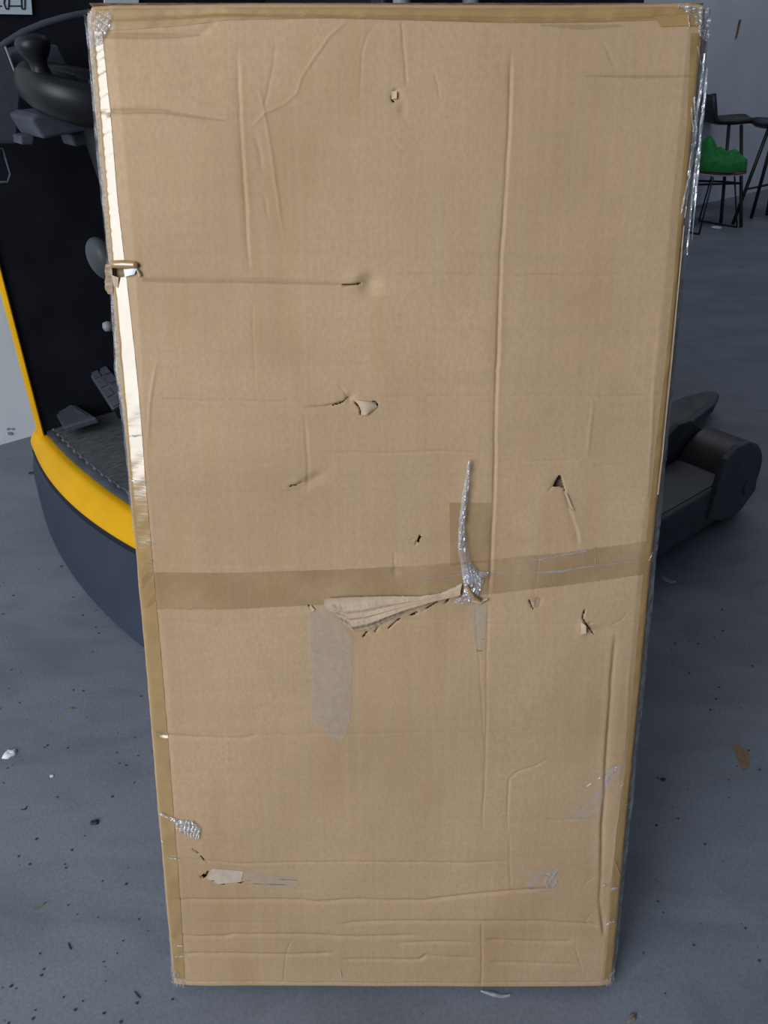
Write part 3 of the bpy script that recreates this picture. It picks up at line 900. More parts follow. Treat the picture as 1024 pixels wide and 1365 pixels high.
def hs(u, v):
    x = np.clip((np.asarray(u) + BW / 2) / GS, 0, NU - 1.001)
    y = np.clip(np.asarray(v) / GS, 0, NV - 1.001)
    i, j = x.astype(int), y.astype(int)
    fx, fy = x - i, y - j
    return (HH[j, i] * (1 - fx) + HH[j, i + 1] * fx) * (1 - fy) + (HH[j + 1, i] * (1 - fx) + HH[j + 1, i + 1] * fx) * fy
def inpoly(u, v, poly):
    ins = np.zeros(u.shape, bool)
    n = len(poly)
    for i in range(n):
        x0, y0 = poly[i]; x1, y1 = poly[(i + 1) % n]
        c_ = ((y0 > v) != (y1 > v))
        xi = (x1 - x0) * (v - y0) / (y1 - y0 + 1e-15) + x0
        ins ^= c_ & (u < xi)
    return ins

holes = [[(737, 649), (744, 634), (747, 634), (752, 650)],
         [(146, 354), (165, 356), (166, 368), (158, 371), (148, 368)],
         [(556, 722), (560, 713), (562, 716), (558, 724)],
         [(268, 1167), (272, 1163), (275, 1168), (271, 1172)]]
fu = (UU[:-1, :-1] + UU[1:, 1:]) / 2
fv = (VV[:-1, :-1] + VV[1:, 1:]) / 2
keep = np.ones(fu.shape, bool)
for h_ in holes:
    keep &= ~inpoly(fu, fv, [p2b(*q_) for q_ in h_])
cracks = [[(444, 540), (452, 538), (458, 535), (464, 529)], [(473, 536), (479, 543), (481, 553)], [(497, 535), (502, 537), (504, 541)], [(706, 800), (708, 806), (711, 812)],
          [(780, 814), (777, 824), (783, 834), (791, 845)], [(457, 379), (470, 379), (480, 378)], [(257, 1131), (265, 1137)], [(268, 1140), (272, 1146)], [(275, 1167), (278, 1161)], [(296, 1179), (300, 1178)], [(318, 1177), (324, 1176)], [(331, 1174), (334, 1174)],
          [(484, 850), (490, 842)], [(500, 843), (504, 836)], [(518, 838), (533, 825)], [(548, 821), (556, 817)], [(568, 812), (583, 803)], [(595, 804), (603, 794)], [(411, 807), (417, 812)], [(522, 127), (523, 134), (526, 136)], [(386, 648), (394, 647)], [(747, 634), (753, 655)]]
for ck in cracks:
    Pc = [p2b(*q_) for q_ in ck]
    for a, b in zip(Pc[:-1], Pc[1:]):
        a, b = np.array(a), np.array(b)
        ab = b - a
        i0, i1 = int((min(a[0], b[0]) + BW / 2) / GS) - 3, int((max(a[0], b[0]) + BW / 2) / GS) + 4
        j0, j1 = int(min(a[1], b[1]) / GS) - 3, int(max(a[1], b[1]) / GS) + 4
        fu_, fv_ = fu[j0:j1, i0:i1], fv[j0:j1, i0:i1]
        t = np.clip(((fu_ - a[0]) * ab[0] + (fv_ - a[1]) * ab[1]) / (ab @ ab), 0, 1)
        keep[j0:j1, i0:i1] &= np.hypot(fu_ - a[0] - t * ab[0], fv_ - a[1] - t * ab[1]) > 0.00085
idx = np.arange(NU * NV).reshape(NV, NU)
Q = np.stack([idx[:-1, :-1], idx[:-1, 1:], idx[1:, 1:], idx[1:, :-1]], -1)[keep].astype(np.int32)
co = np.stack([UU, -HH, VV], -1).reshape(-1, 3).astype(np.float32)
me = bpy.data.meshes.new('front_panel')
me.vertices.add(len(co))
me.vertices.foreach_set('co', co.ravel())
me.loops.add(Q.size)
me.loops.foreach_set('vertex_index', Q.ravel())
me.polygons.add(len(Q))
me.polygons.foreach_set('loop_start', np.arange(0, Q.size, 4, dtype=np.int32))
me.polygons.foreach_set('loop_total', np.full(len(Q), 4, dtype=np.int32))
me.polygons.foreach_set('use_smooth', np.ones(len(Q), bool))
me.update(calc_edges=True)
me.validate()
fp = link('front_panel', me, M['card'], carton)

# sides, back: sheets with a bulging edge
def side_sheet(name, sign, bulge, m):
    rows = []
    for v in np.linspace(0, BL, 160):
        e = float(hs(sign * BW / 2, v))
        b = bulge(v)
        n1 = float(lattice(0.3 * sign, v, 40, 201, 0.0012) + lattice(0.1, v, 90, 202, 0.0008))
        u0 = sign * BW / 2
        rows.append([(u0, -e, v), (u0 + sign * (b * 0.35 + n1), -e + 0.005, v), (u0 + sign * (b + n1 * .5), -e + 0.010, v), (u0 + sign * (b * 1.02), 0.028, v), (u0 + sign * b * 0.5, 0.044, v), (u0 - sign * 0.003, BT, v)])
    o = MB().grid(rows).build(name, m, carton, smooth=True)
    return o
def bl_(v):
    t = v / BL
    return 0.0045 + 0.0035 * max(0, min(1, (t - 0.55) / 0.3)) + 0.004 * math.exp(-((t - 0.70) / 0.03) ** 2)
def br_(v):
    t = v / BL
    return 0.0065 + 0.003 * math.sin(t * 3.0) + 0.003 * max(0, (t - .7) / .3)
side_sheet('side_panel', -1, bl_, M['cardside'])
side_sheet('side_panel', 1, br_, M['cardside'])
us = np.linspace(-BW / 2, BW / 2, 60)
MB().grid([[(u, -float(hs(u, BL)), BL) for u in us], [(u, 0.012, BL + 0.001) for u in us], [(u, BT, BL - 0.003) for u in us]]).build('top_panel', M['cardside'], carton)
MB().grid([[(u, -float(hs(u, 0)), 0) for u in us], [(u, 0.012, 0.0) for u in us], [(u, BT, 0.0) for u in us]]).build('bottom_panel', M['cardside'], carton)
MB().box(-BW / 2, BW / 2, BT - 0.004, BT, 0.0, BL - 0.003).build('back_panel', M['inner'], carton)

us2 = np.linspace(-BW / 2 + 0.002, BW / 2 - 0.002, 90)
MB().grid([[(u, 0.016, v) for u in us2] for v in np.linspace(0.004, BL - 0.006, 40)]).build('inner_board', M['inner'], carton)
# overlays that follow the front panel
def res(pts, n):
    P = np.array(pts, float)
    s_ = np.concatenate([[0], np.cumsum(np.linalg.norm(np.diff(P, axis=0), axis=1))])
    t = np.linspace(0, s_[-1], n)
    return np.stack([np.interp(t, s_, P[:, 0]), np.interp(t, s_, P[:, 1])], -1)
def overlay(name, lp, rp, n, k, off, m, parent=carton, lift=None, rag=0.0, seed=0, ext=0.0):
    A, Bq = res(lp, n), res(rp, n)
    rows = []
    rr = np.random.default_rng(seed + 500)
    for j in range(n):
        a, b = A[j] + rr.normal(0, 1, 2) * rag, Bq[j] + rr.normal(0, 1, 2) * rag
        row = []
        for i in range(k):
            t = i / (k - 1)
            u, v = p2b(*(a * (1 - t) + b * t))
            uc = min(max(u, -BW / 2 - ext), BW / 2 + ext)
            vc = min(max(v, 0.0), BL)
            h_ = float(hs(uc, vc)) + off + (lift(t, j / (n - 1)) if lift else 0)
            row.append((uc, -h_, vc))
        rows.append(row)
    return MB().grid(rows).build(name, m, parent, smooth=True)

# left edge tape
LE = [(118, 30), (131, 160), (139, 270), (148, 360), (157, 470), (168, 600), (180, 725), (192, 860), (205, 1000), (215, 1110), (227, 1250), (232, 1306)]
LR = [(134, 40), (147, 160), (155, 260), (165, 345), (176, 440), (186, 540), (194, 640), (203, 740), (214, 870), (225, 1000), (234, 1110), (243, 1240), (246, 1306)]
def seg(pl, y0, y1):
    P = np.array(pl, float)
    ys = np.linspace(y0, y1, 12)
    return [(float(np.interp(y, P[:, 1], P[:, 0])), float(y)) for y in ys]
wr = lambda t, s_: 0.00025 * math.sin(s_ * 160 + 4 * t) * math.sin(s_ * 37 + 1)
tpl = overlay('packing_tape', seg(LE, 40, 352), seg(LR, 40, 350), 150, 10, 0.0006, M['tape'], lift=wr)
tpl['label'] = 'glossy tape shining white along the upper left edge'
overlay('packing_tape', seg(LE, 371, 1306), seg(LR, 369, 1306), 420, 10, 0.0006, M['tape'], lift=wr)
# right edge tape
RL = [(921, 44), (921, 100), (915, 190), (905, 290), (897, 400), (886, 500), (874, 600), (864, 700), (857, 790), (845, 900), (839, 980), (832, 1060), (824, 1130), (816, 1190), (812, 1260), (806, 1306)]
RR = [(944, 30), (941, 100), (935, 180), (926, 260), (908, 390), (898, 500), (889, 600), (880, 690), (871, 790), (858, 900), (850, 990), (843, 1060), (837, 1130), (831, 1190), (824, 1260), (818, 1306)]
overlay('packing_tape', seg(RL, 44, 1306), seg(RR, 44, 1306), 420, 8, 0.0006, M['tapemat'], lift=wr)
# raised lip of board beside the right tape (upper)
overlay('edge_lip', seg([(913, 300), (903, 400), (893, 500), (884, 600), (877, 660)], 300, 660), seg([(921, 300), (910, 400), (900, 500), (890, 600), (884, 660)], 300, 660), 120, 6, 0.0015, M['paper'], lift=lambda t, s_: 0.003 * math.sin(t * 3.1))
# top tape
overlay('packing_tape', [(124, 9), (300, 9), (600, 9), (930, 8)], [(126, 40), (180, 38), (250, 33), (300, 27), (430, 24), (560, 27), (640, 29), (720, 30), (800, 29), (930, 26)], 260, 8, 0.0005, M['tapemat'], lift=wr)
overlay('packing_tape', [(872, 22), (930, 18)], [(880, 36), (938, 34)], 40, 6, 0.0011, M['tapemat'])
# tape band around the middle
overlay('packing_tape', [(188, 762), (300, 763), (440, 760), (560, 754), (660, 746), (760, 736), (862, 722)], [(190, 812), (300, 812), (440, 806), (560, 800), (660, 792), (760, 780), (860, 766)], 260, 10, 0.0005, M['band'], rag=0.3)
overlay('packing_tape', [(599, 670), (655, 670)], [(600, 754), (653, 750)], 30, 30, 0.0009, M['band'])
# scratch lines in the tape band
def ribbon(name, pts, wpx, off, m, n=60, k=5, crumple=0.0, seed=0, arch=0.0, parent=carton, twist=0.0):
    P = res(pts, n)
    W_ = np.interp(np.linspace(0, 1, n), np.linspace(0, 1, len(wpx)), wpx)
    T = np.gradient(P, axis=0)
    T /= np.linalg.norm(T, axis=1)[:, None]
    Nn = np.stack([-T[:, 1], T[:, 0]], -1)
    rr = np.random.default_rng(seed + 900)
    ii, jj = np.meshgrid(np.arange(k), np.arange(n))
    cr = lattice(ii * 0.93, jj * 0.16, 1.0, seed + 1, 1.3) + lattice(ii * 0.8, jj * 0.5, 1.0, seed + 2, 0.5)
    jr = np.stack([lattice(ii * 0.9, jj * 0.3, 1.0, seed + 3), lattice(ii * 0.9, jj * 0.3, 1.0, seed + 4)], -1)
    rows = []
    for j in range(n):
        row = []
        for i in range(k):
            t = i / (k - 1) * 2 - 1
            q_ = P[j] + Nn[j] * t * W_[j] / 2 + jr[j, i] * crumple * 350
            u, v = p2b(*q_)
            uc = min(max(u, -BW / 2 - 0.012), BW / 2 + 0.012); vc = min(max(v, -0.002), BL + 0.001)
            h_ = float(hs(uc, vc)) + off + arch * (1 - t * t) + abs(cr[j, i]) * crumple
            row.append((uc, -h_, vc))
        rows.append(row)
    return MB().grid(rows).build(name, m, parent)
ribbon('film_scratch', [(684, 748), (720, 747), (745, 741), (790, 733)], [0.6, 2.6, 1.2, 3.0, 1.0], 0.0012, M['film'], n=70, k=4, crumple=0.0007, seed=1)
ribbon('film_scratch', [(552, 772), (600, 768), (640, 763), (700, 764), (745, 762), (775, 757), (830, 750), (862, 748)], [0.5, 1.0, 1.0, 1.0, 1.2, 3.5, 1.2, 1.0, 1.2], 0.0012, M['film'], n=130, k=4, crumple=0.0005, seed=2)
ribbon('film_scratch', [(793, 729), (794, 752)], [0.8, 1.2], 0.0012, M['film'], n=20, k=3, crumple=0.0004, seed=3)
ribbon('film_scratch', [(719, 735), (719, 760)], [0.8, 0.8], 0.0012, M['filmthin'], n=20, k=3, crumple=0.0004, seed=4)

# thin translucent brown strips along the fold lines
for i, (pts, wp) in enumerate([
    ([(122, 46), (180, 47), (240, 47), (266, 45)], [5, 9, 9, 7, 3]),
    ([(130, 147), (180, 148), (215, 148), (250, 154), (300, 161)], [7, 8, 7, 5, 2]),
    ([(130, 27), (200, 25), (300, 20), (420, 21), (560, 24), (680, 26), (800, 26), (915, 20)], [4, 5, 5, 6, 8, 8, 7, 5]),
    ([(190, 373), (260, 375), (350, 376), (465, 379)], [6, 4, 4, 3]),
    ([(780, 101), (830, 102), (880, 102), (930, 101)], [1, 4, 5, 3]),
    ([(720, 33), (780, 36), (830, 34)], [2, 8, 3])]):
    ribbon('fold_band', pts, wp, 0.0007, M['browntint'], n=120, k=4, seed=200 + i)
# peeled grey residue below the tear
overlay('peeled_patch', [(413, 814), (413, 860), (414, 920), (416, 962), (432, 972), (446, 988)], [(440, 812), (470, 850), (470, 890), (468, 930), (466, 965), (456, 988)], 90, 20, 0.0005, M['residue'], rag=0.5)
overlay('peeled_patch', [(630, 808), (630, 850), (636, 870)], [(650, 806), (648, 840), (642, 872)], 40, 10, 0.0005, M['residue'], rag=0.5)
overlay('peeled_patch', [(283, 1157), (276, 1170), (290, 1178)], [(325, 1160), (322, 1172), (320, 1176)], 24, 24, 0.0006, M['paperlight'], rag=0.3)
overlay('peeled_patch', [(322, 1162), (330, 1172), (345, 1182)], [(395, 1170), (398, 1180), (396, 1186)], 24, 30, 0.0005, M['residue'], rag=0.5)
overlay('peeled_patch', [(700, 1160), (706, 1188)], [(740, 1158), (742, 1186)], 20, 20, 0.0006, M['filmthin'], rag=1.0)

# big torn paper flap, folded over and wrinkled
top_e = [(437, 795), (470, 794), (520, 793), (560, 794), (588, 790), (616, 777)]
bot_e = [(458, 830), (472, 842), (497, 836), (540, 815), (580, 800), (612, 796)]
def flap_lift(t, s_):
    fold = 0.0075 * math.exp(-((t - (0.80 - 0.10 * s_)) / 0.10) ** 2) + 0.0065 * math.exp(-((t - 0.36 + 0.1 * s_) / 0.10) ** 2) * (1 - s_) + 0.0055 * math.exp(-((t - 0.56) / 0.06) ** 2) * (1 - 0.6 * s_)
    return 0.0022 + fold + 0.006 * (1 - t) ** 6 * (1 - s_) + 0.005 * math.sin(3.1 * t) * (1 - s_ * .5)
ff = overlay('torn_flap', top_e, bot_e, 110, 46, 0.0006, M['paper'], lift=flap_lift, rag=0.35)
ff['label'] = 'torn and wrinkled paper flap'
overlay('torn_flap', [(432, 800), (434, 808), (441, 815)], [(441, 795), (443, 806), (450, 818)], 16, 8, 0.0030, M['paper'], rag=0.6)
overlay('torn_flap', [(414, 806), (412, 812)], [(420, 812), (417, 815)], 6, 5, 0.0025, M['paper'], rag=0.4)
ribbon('torn_flap', [(622, 778), (626, 786), (632, 795), (640, 800)], [5, 7, 6, 4], 0.006, M['tapemat'], n=24, k=6, arch=0.004, seed=5)
ribbon('torn_flap', [(625, 800), (640, 803), (650, 798)], [3, 5, 2], 0.003, M['paper'], n=20, k=5, arch=0.002, crumple=0.0004, seed=6)
# torn flaps at the punctures
overlay('torn_flap', [(474, 533), (481, 545), (484, 553)], [(500, 536), (503, 542), (492, 552)], 14, 12, 0.0012, M['paper'], lift=lambda t, s_: 0.003 * math.sin(3 * t))
overlay('torn_flap', [(713, 797), (711, 809)], [(720, 799), (718, 809)], 8, 8, 0.001, M['paper'], lift=lambda t, s_: 0.003 * (1 - t))
overlay('torn_flap', [(774, 828), (774, 845)], [(780, 832), (780, 842)], 10, 8, 0.001, M['paper'], lift=lambda t, s_: 0.006 * t)
overlay('torn_flap', [(753, 656), (762, 680)], [(757, 658), (767, 682)], 16, 6, 0.001, M['paper'], lift=lambda t, s_: 0.003 * (1 - t))
overlay('torn_flap', [(522, 122), (522, 132)], [(529, 122), (529, 132)], 10, 8, 0.0005, M['paper'], lift=lambda t, s_: 0.004 * t)
# rolled lip over the notch in the left edge
def bpt(x, y, n):
    u, v = p2b(x, y)
    return (u, -n, v)
lip = []
for j in range(24):
    t = j / 23
    x = 145 + 40 * t
    r = 0.0062 * (0.75 + 0.25 * math.sin(3.1 * t)) * (1 if t < .95 else .7)
    c0 = bpt(x, 352 + 1.5 * t, 0.0)
    h0 = float(hs(c0[0], c0[2]))
    lip.append([(c0[0], -(h0 + 0.002 + r * math.sin(a)), c0[2] + r * math.cos(a)) for a in np.linspace(-0.2, 3.5, 14)])
MB().grid(lip).build('rolled_lip', M['tape'], carton, smooth=True, solid=0.0008)
overlay('torn_flap', [(164, 358), (166, 369)], [(184, 357), (180, 366)], 10, 10, 0.0012, M['white'], lift=lambda t, s_: 0.003 * math.sin(2.5 * t))
overlay('torn_flap', [(146, 366), (149, 380)], [(158, 370), (156, 384)], 10, 8, 0.001, M['paper'], lift=lambda t, s_: 0.003 * (1 - s_))
ribbon('torn_flap', [(184, 359), (188, 368)], [4, 5], 0.002, M['paper'], n=8, k=5, arch=.003)
overlay('torn_flap', [(137, 352), (137, 385), (141, 392)], [(146, 352), (148, 380), (146, 392)], 20, 6, 0.002, M['cardside'], ext=.012, rag=.4)

# stretch film: twisted shred over the tear
s1 = ribbon('film_shred', [(625, 612), (623, 640), (619, 668), (616, 700), (617, 730), (622, 755), (626, 775)], [2, 8, 8, 9, 12, 14, 16], 0.004, M['film'], n=120, k=8, crumple=0.0020, seed=10, arch=0.005)
s1['label'] = 'twisted shred of clear stretch film'
ribbon('film_shred', [(624, 620), (621, 650), (615, 690), (612, 730)], [2, 3, 4, 3], 0.006, M['film'], n=90, k=5, crumple=0.0016, seed=11, arch=0.003)
ribbon('film_shred', [(622, 750), (632, 770), (642, 766), (651, 763)], [10, 16, 12, 4], 0.004, M['film'], n=50, k=10, crumple=0.0024, seed=12, arch=0.004)
ribbon('film_shred', [(626, 765), (628, 785), (622, 798), (606, 802)], [18, 18, 14, 6], 0.003, M['film'], n=50, k=10, crumple=0.0022, seed=13, arch=0.003)
ribbon('film_shred', [(640, 770), (636, 785), (632, 800)], [12, 10, 6], 0.003, M['film'], n=30, k=8, crumple=0.002, seed=14)
# lower left shred
ribbon('film_shred', [(214, 1084), (225, 1088), (238, 1093), (250, 1095)], [3, 4, 5, 8], 0.003, M['film'], n=50, k=5, crumple=0.0010, seed=15, arch=.002)
overlay('film_shred', [(233, 1092), (236, 1102), (250, 1112)], [(258, 1092), (268, 1102), (267, 1116)], 26, 26, 0.002, M['film'], lift=lambda t, s_: 0.004 * abs(math.sin(17 * t + 11 * s_)) * abs(math.sin(9 * t - 14 * s_)), rag=.6)
# right edge: long loose film strands, upper part
for i, (pts, wp, sd) in enumerate([
    ([(941, 70), (939, 100), (935, 130), (928, 170), (924, 210), (920, 250), (914, 290)], [3, 5, 4, 6, 5, 3, 1], 20),
    ([(945, 90), (942, 130), (937, 170), (934, 220), (930, 270), (926, 320)], [3, 5, 5, 6, 4, 3], 21),
    ([(921, 143), (923, 160), (926, 175), (924, 200), (919, 240), (908, 285)], [2, 2.5, 4, 5, 4, 1.5], 22),
    ([(925, 130), (928, 150), (931, 172), (928, 195)], [2, 4, 3, 3], 23),
    ([(932, 200), (928, 240), (923, 290), (918, 340)], [3, 3, 3, 2], 24)]):
    ribbon('film_strand', pts, wp, 0.0035, M['film'], n=80, k=5, crumple=0.0010, seed=sd, arch=0.002)
# film hugging both side edges
def side_film(name, sign, v0, v1, seed, m, bulge):
    rows = []
    rr = np.random.default_rng(seed)
    for v in np.linspace(v0, v1, 260):
        e = float(hs(sign * BW / 2, v)); b = bulge(v)
        u0 = sign * BW / 2
        row = []
        for (du, y) in ((-0.004, -e - 0.0012), (0.25 * b, -e + 0.002), (b + 0.0008, -e + 0.009), (b + 0.0025, 0.02), (b + 0.0015, 0.034), (b * 0.6, 0.046)):
            row.append((u0 + sign * (du + float(lattice(du * 300, v, 22, seed + 1, 0.0007) + lattice(du * 900, v, 60, seed + 2, 0.0004)) + 0.0012 * float(lattice(0, v, 30, seed + 3))), y, v))
        rows.append(row)
    return MB().grid(rows).build(name, m, carton, smooth=True)
side_film('stretch_film', 1, 0.0, BL - 0.004, 5, M['filmdark'], br_)
side_film('stretch_film', -1, 0.85, BL - 0.01, 6, M['filmthin'], bl_)
side_film('stretch_film', -1, 0.0, 0.2, 7, M['filmthin'], bl_)
# crumpled film at the corners
def corner_film(name, lp, rp, seed, amp, m=M['film']):
    rr = np.random.default_rng(seed)
    ph = rr.random(6) * 6
    return overlay(name, lp, rp, 34, 22, 0.002, m, lift=lambda t, s_: amp * abs(math.sin(13 * t + 9 * s_ + ph[0])) * abs(math.sin(7 * t - 15 * s_ + ph[1])), rag=.8, seed=seed, ext=.012)
corner_film('film_corner', [(112, 12), (116, 40), (122, 60)], [(150, 12), (146, 34), (132, 56)], 31, 0.004, M['filmcorner'])
corner_film('film_corner', [(108, 20), (112, 50), (122, 90)], [(118, 16), (122, 50), (127, 90)], 34, 0.003, M['filmthin'])
corner_film('film_corner', [(905, 8), (925, 26), (934, 50)], [(948, 8), (949, 30), (947, 55)], 32, 0.004, M['filmcorner'])
corner_film('film_corner', [(228, 1288), (227, 1316)], [(236, 1296), (247, 1314)], 33, 0.005, M['filmthin'])
corner_film('film_corner', [(808, 1306), (808, 1316)], [(820, 1290), (821, 1317)], 35, 0.003, M['filmthin'])
# cross glints and film folds on the tapes
for i, (a, b, wd_) in enumerate([((168, 582), (190, 580), 2.5), ((172, 640), (196, 642), 2), ((184, 722), (206, 724), 1.5), ((200, 745), (206, 748), 1.5), ((214, 1121), (224, 1123), 1.5), ((222, 1142), (240, 1144), 2.0),
                                 ((232, 1260), (244, 1260), 1.5), ((234, 1276), (248, 1274), 2), ((206, 978), (228, 980), 1.5),
                                 ((814, 1186), (824, 1184), 6), ((803, 1180), (808, 1179), 4), ((808, 1232), (820, 1228), 6), ((828, 1170), (820, 1148), 1.0), ((838, 1075), (832, 1072), 2), ((826, 1048), (832, 1045), 2),
                                 ((930, 62), (938, 84), 2), ((917, 20), (918, 36), 2), ((903, 12), (908, 4), 2.5), ((866, 748), (872, 738), 2)]):
    ribbon('film_glint', [a, ((a[0] + b[0]) / 2, (a[1] + b[1]) / 2 + 0.6), b], [0.8, wd_, 0.6], 0.0014, M['film'], n=16, k=5, crumple=0.0008, seed=60 + i, arch=.0015)
# folded film on the lower right
overlay('film_fold', [(756, 1092), (790, 1062), (806, 1046), (826, 1020)], [(770, 1096), (800, 1080), (806, 1066), (832, 1024)], 50, 12, 0.0016, M['filmthin'])
ribbon('film_fold', [(755, 1092), (780, 1069), (802, 1050)], [0.8, 1.6, 0.8], 0.0022, M['film'], n=40, k=3, crumple=0.0003, seed=90)
ribbon('film_fold', [(777, 1050), (795, 1038), (812, 1024), (828, 1020)], [0.8, 1.4, 3, 1], 0.0022, M['film'], n=40, k=4, crumple=0.0006, seed=91)
ribbon('film_fold', [(806, 1048), (810, 1035), (822, 1022)], [4, 4, 2], 0.0022, M['film'], n=30, k=5, crumple=0.001, seed=92)
ribbon('film_fold', [(728, 1182), (738, 1166), (748, 1152)], [2, 3, 1], 0.0016, M['film'], n=26, k=4, crumple=0.0005, seed=93)
ribbon('film_fold', [(735, 1184), (742, 1172)], [2, 2], 0.0016, M['film'], n=20, k=4, crumple=0.0005, seed=94)
ribbon('film_fold', [(453, 1290), (455, 1302)], [2, 1], 0.0016, M['film'], n=12, k=4, crumple=0.0005, seed=95)

# ================================================================== CHAIRS
def stool(name, label, tip_px, legs, facing, rests, group, deep=0.0):
    tip = atz(*tip_px, 0.765)
    e = np.array([math.cos(facing), math.sin(facing), 0]); g = np.array([-e[1], e[0], 0])
    cen = tip - e * 0.22
    root = empty(name, (cen[0], cen[1], 0))
    tag(root, label, 'bar stool', group)
    off = (cen[0], cen[1], 0)
    # shell: seat and back in one swept profile
    prof = [(0.22, 0.755), (0.205, 0.772), (0.15, 0.770), (0.05, 0.757), (-0.08, 0.757), (-0.16, 0.775), (-0.205, 0.83), (-0.225, 0.91), (-0.235, 1.0)]
    prof = [(a - deep if a < 0.1 else a, z) for a, z in prof]
    rows = []
    for (a, z) in prof:
        hw = 0.205 * (1 - 0.25 * max(0, (a - 0.1) / 0.12) ** 2) * (1 - 0.25 * max(0, (z - 0.85) / 0.15) ** 2)
        row = []
        for t in np.linspace(-1, 1, 13):
            lift = 0.018 * abs(t) ** 3
            q_ = cen + e * (a + (0.02 * t * t if z > 0.8 else 0)) + g * t * hw
            row.append((q_[0], q_[1], z + lift))
        rows.append(row)
    MB().grid(rows).build('seat_shell', M['chairblack'], root, smooth=True, offset=off, solid=0.04)
    for (top_, foot) in legs:
        MB().tube([top_, (np.array(top_) + np.array(foot)) / 2, foot], 0.0155, 10).build('leg', M['chairmetal'], root, smooth=True, offset=off)
    for (a, b) in rests:
        MB().tube([a, b], 0.009, 8).build('footrest', M['chairmetal'], root, smooth=True, offset=off)
    return root, cen
def V3(x, y, z):
    return tuple(atz(x, y, z))
def mixp(l, z):
    t_, f_ = np.array(l[0]), np.array(l[1])
    k = (t_[2] - z) / (t_[2] - f_[2])
    return tuple(t_ * (1 - k) + f_ * k)
l1 = (V3(988.5, 167, 0.765), V3(988, 302, 0.012))
l2 = (V3(972, 167, 0.765), V3(961, 297, 0.012))
l3 = (tuple(np.array(l1[0]) + np.array([-0.46, -0.06, 0])), tuple(np.array(l1[1]) + np.array([-0.52, -0.1, 0])))
l4 = (tuple(np.array(l2[0]) + np.array([-0.40, 0.05, 0])), tuple(np.array(l2[1]) + np.array([-0.44, 0.1, 0])))
stool('bar_stool', 'black bar stool with moulded back, beside the carton behind the green fabric', (1003.5, 164), [l1, l2, l3, l4], 0.05,
      [(mixp(l1, 0.33), mixp(l2, 0.33)), (mixp(l1, 0.33), mixp(l3, 0.33)), (mixp(l2, 0.33), mixp(l4, 0.33)), (mixp(l3, 0.33), mixp(l4, 0.33))], 'black bar stools by the wall', deep=0.07)
m1 = (V3(1025, 171, 0.765), V3(977, 299, 0.012))
m2 = (V3(1034, 172, 0.765), V3(1001.5, 291, 0.012))
m3 = (tuple(np.array(m1[0]) + Sd * 0.26), tuple(np.array(m1[1]) + Sd * 0.62))
m4 = (tuple(np.array(m2[0]) + Sd * 0.26), tuple(np.array(m2[1]) + Sd * 0.62))
tp2 = np.array(m1[0]) * 0.5 + np.array(m2[0]) * 0.5
root2, _ = stool('bar_stool', 'black bar stool with slanted legs, cut off by the right picture edge', (1014, 169), [m1, m2, m3, m4], math.pi + 0.1,
      [(mixp(m1, 0.29), mixp(m2, 0.29)), (mixp(m1, 0.29), mixp(m3, 0.29)), (mixp(m2, 0.29), mixp(m4, 0.29))], 'black bar stools by the wall', deep=0.16)

# low chair in front with a heap of green fabric
cc = atz(957, 227, 0.45)
low = empty('wire_chair', (cc[0], cc[1], 0))
tag(low, 'low chair with thin black wire legs and red and white seat under green fabric', 'chair')
off = (cc[0], cc[1], 0)
MB().lathe([(0.02, 0.425), (0.20, 0.428), (0.235, 0.436), (0.238, 0.442), (0.02, 0.443)], Matrix.Translation((cc[0], cc[1], 0)), 40).build('seat_base', M['white'], low, smooth=True, offset=off)
MB().lathe([(0.02, 0.443), (0.236, 0.443), (0.240, 0.452), (0.225, 0.462), (0.02, 0.464)], Matrix.Translation((cc[0], cc[1], 0)), 40).build('seat_pad', M['red'], low, smooth=True, offset=off)
f1 = np.array(V3(932, 312, 0.008)); f2 = np.array(V3(986, 302, 0.008)) + np.array([-0.03, -0.02, 0]); f4 = np.array(V3(932, 294, 0.008)); f3 = f4 + (f1 - f2) * 0.0 + np.array([-0.42, -0.28, 0])
corners = [f1, f2, f4, f3]
for c_ in corners:
    t_ = np.array([cc[0], cc[1], 0.43]) + (c_ - np.array([cc[0], cc[1], 0.008])) * np.array([0.55, 0.55, 0])
    t_[2] = 0.43
    MB().tube([t_, c_], 0.0075, 8).build('leg', M['chairmetal'], low, smooth=True, offset=off)
MB().tube([f2, f4], 0.0075, 8).build('runner', M['chairmetal'], low, smooth=True, offset=off)
MB().tube([f1, f3], 0.0075, 8).build('runner', M['chairmetal'], low, smooth=True, offset=off)

# fabric heap
rows = []
R_ = 0.235
for j in range(26):
    row = []
    for i in range(56):
        a = 2 * math.pi * i / 55
        rr_ = R_ * (1.0 if j == 0 else (1 - j / 25)) * (1 + 0.06 * math.sin(3 * a + 1) + 0.04 * math.sin(7 * a))
        x, y = rr_ * math.cos(a), rr_ * math.sin(a)
        s_ = 1 - (rr_ / (R_ * 1.1)) ** 2
        h_ = 0.15 * max(0, s_) ** 0.5 * (0.95 + 0.08 * math.sin(9 * x + 14 * y))
        ex = math.exp(-(((x + 0.135) / 0.06) ** 2 + ((y + 0.01) / 0.10) ** 2)) * 0.17
        h_ += ex + 0.012 * math.sin(60 * x + 20 * y) * s_ + 0.010 * math.sin(25 * y - 40 * x) * max(0, s_)
        if j == 0: h_ = 0.0
        row.append((cc[0] + x * 1.02, cc[1] + y, 0.4645 + h_ * 1.0))
    rows.append(row)
gc = MB().grid(rows).build('green_fabric', M['green'], smooth=True, offset=(cc[0], cc[1], 0.464))
tag(gc, 'crumpled bright green fabric heaped on the low chair', 'fabric')

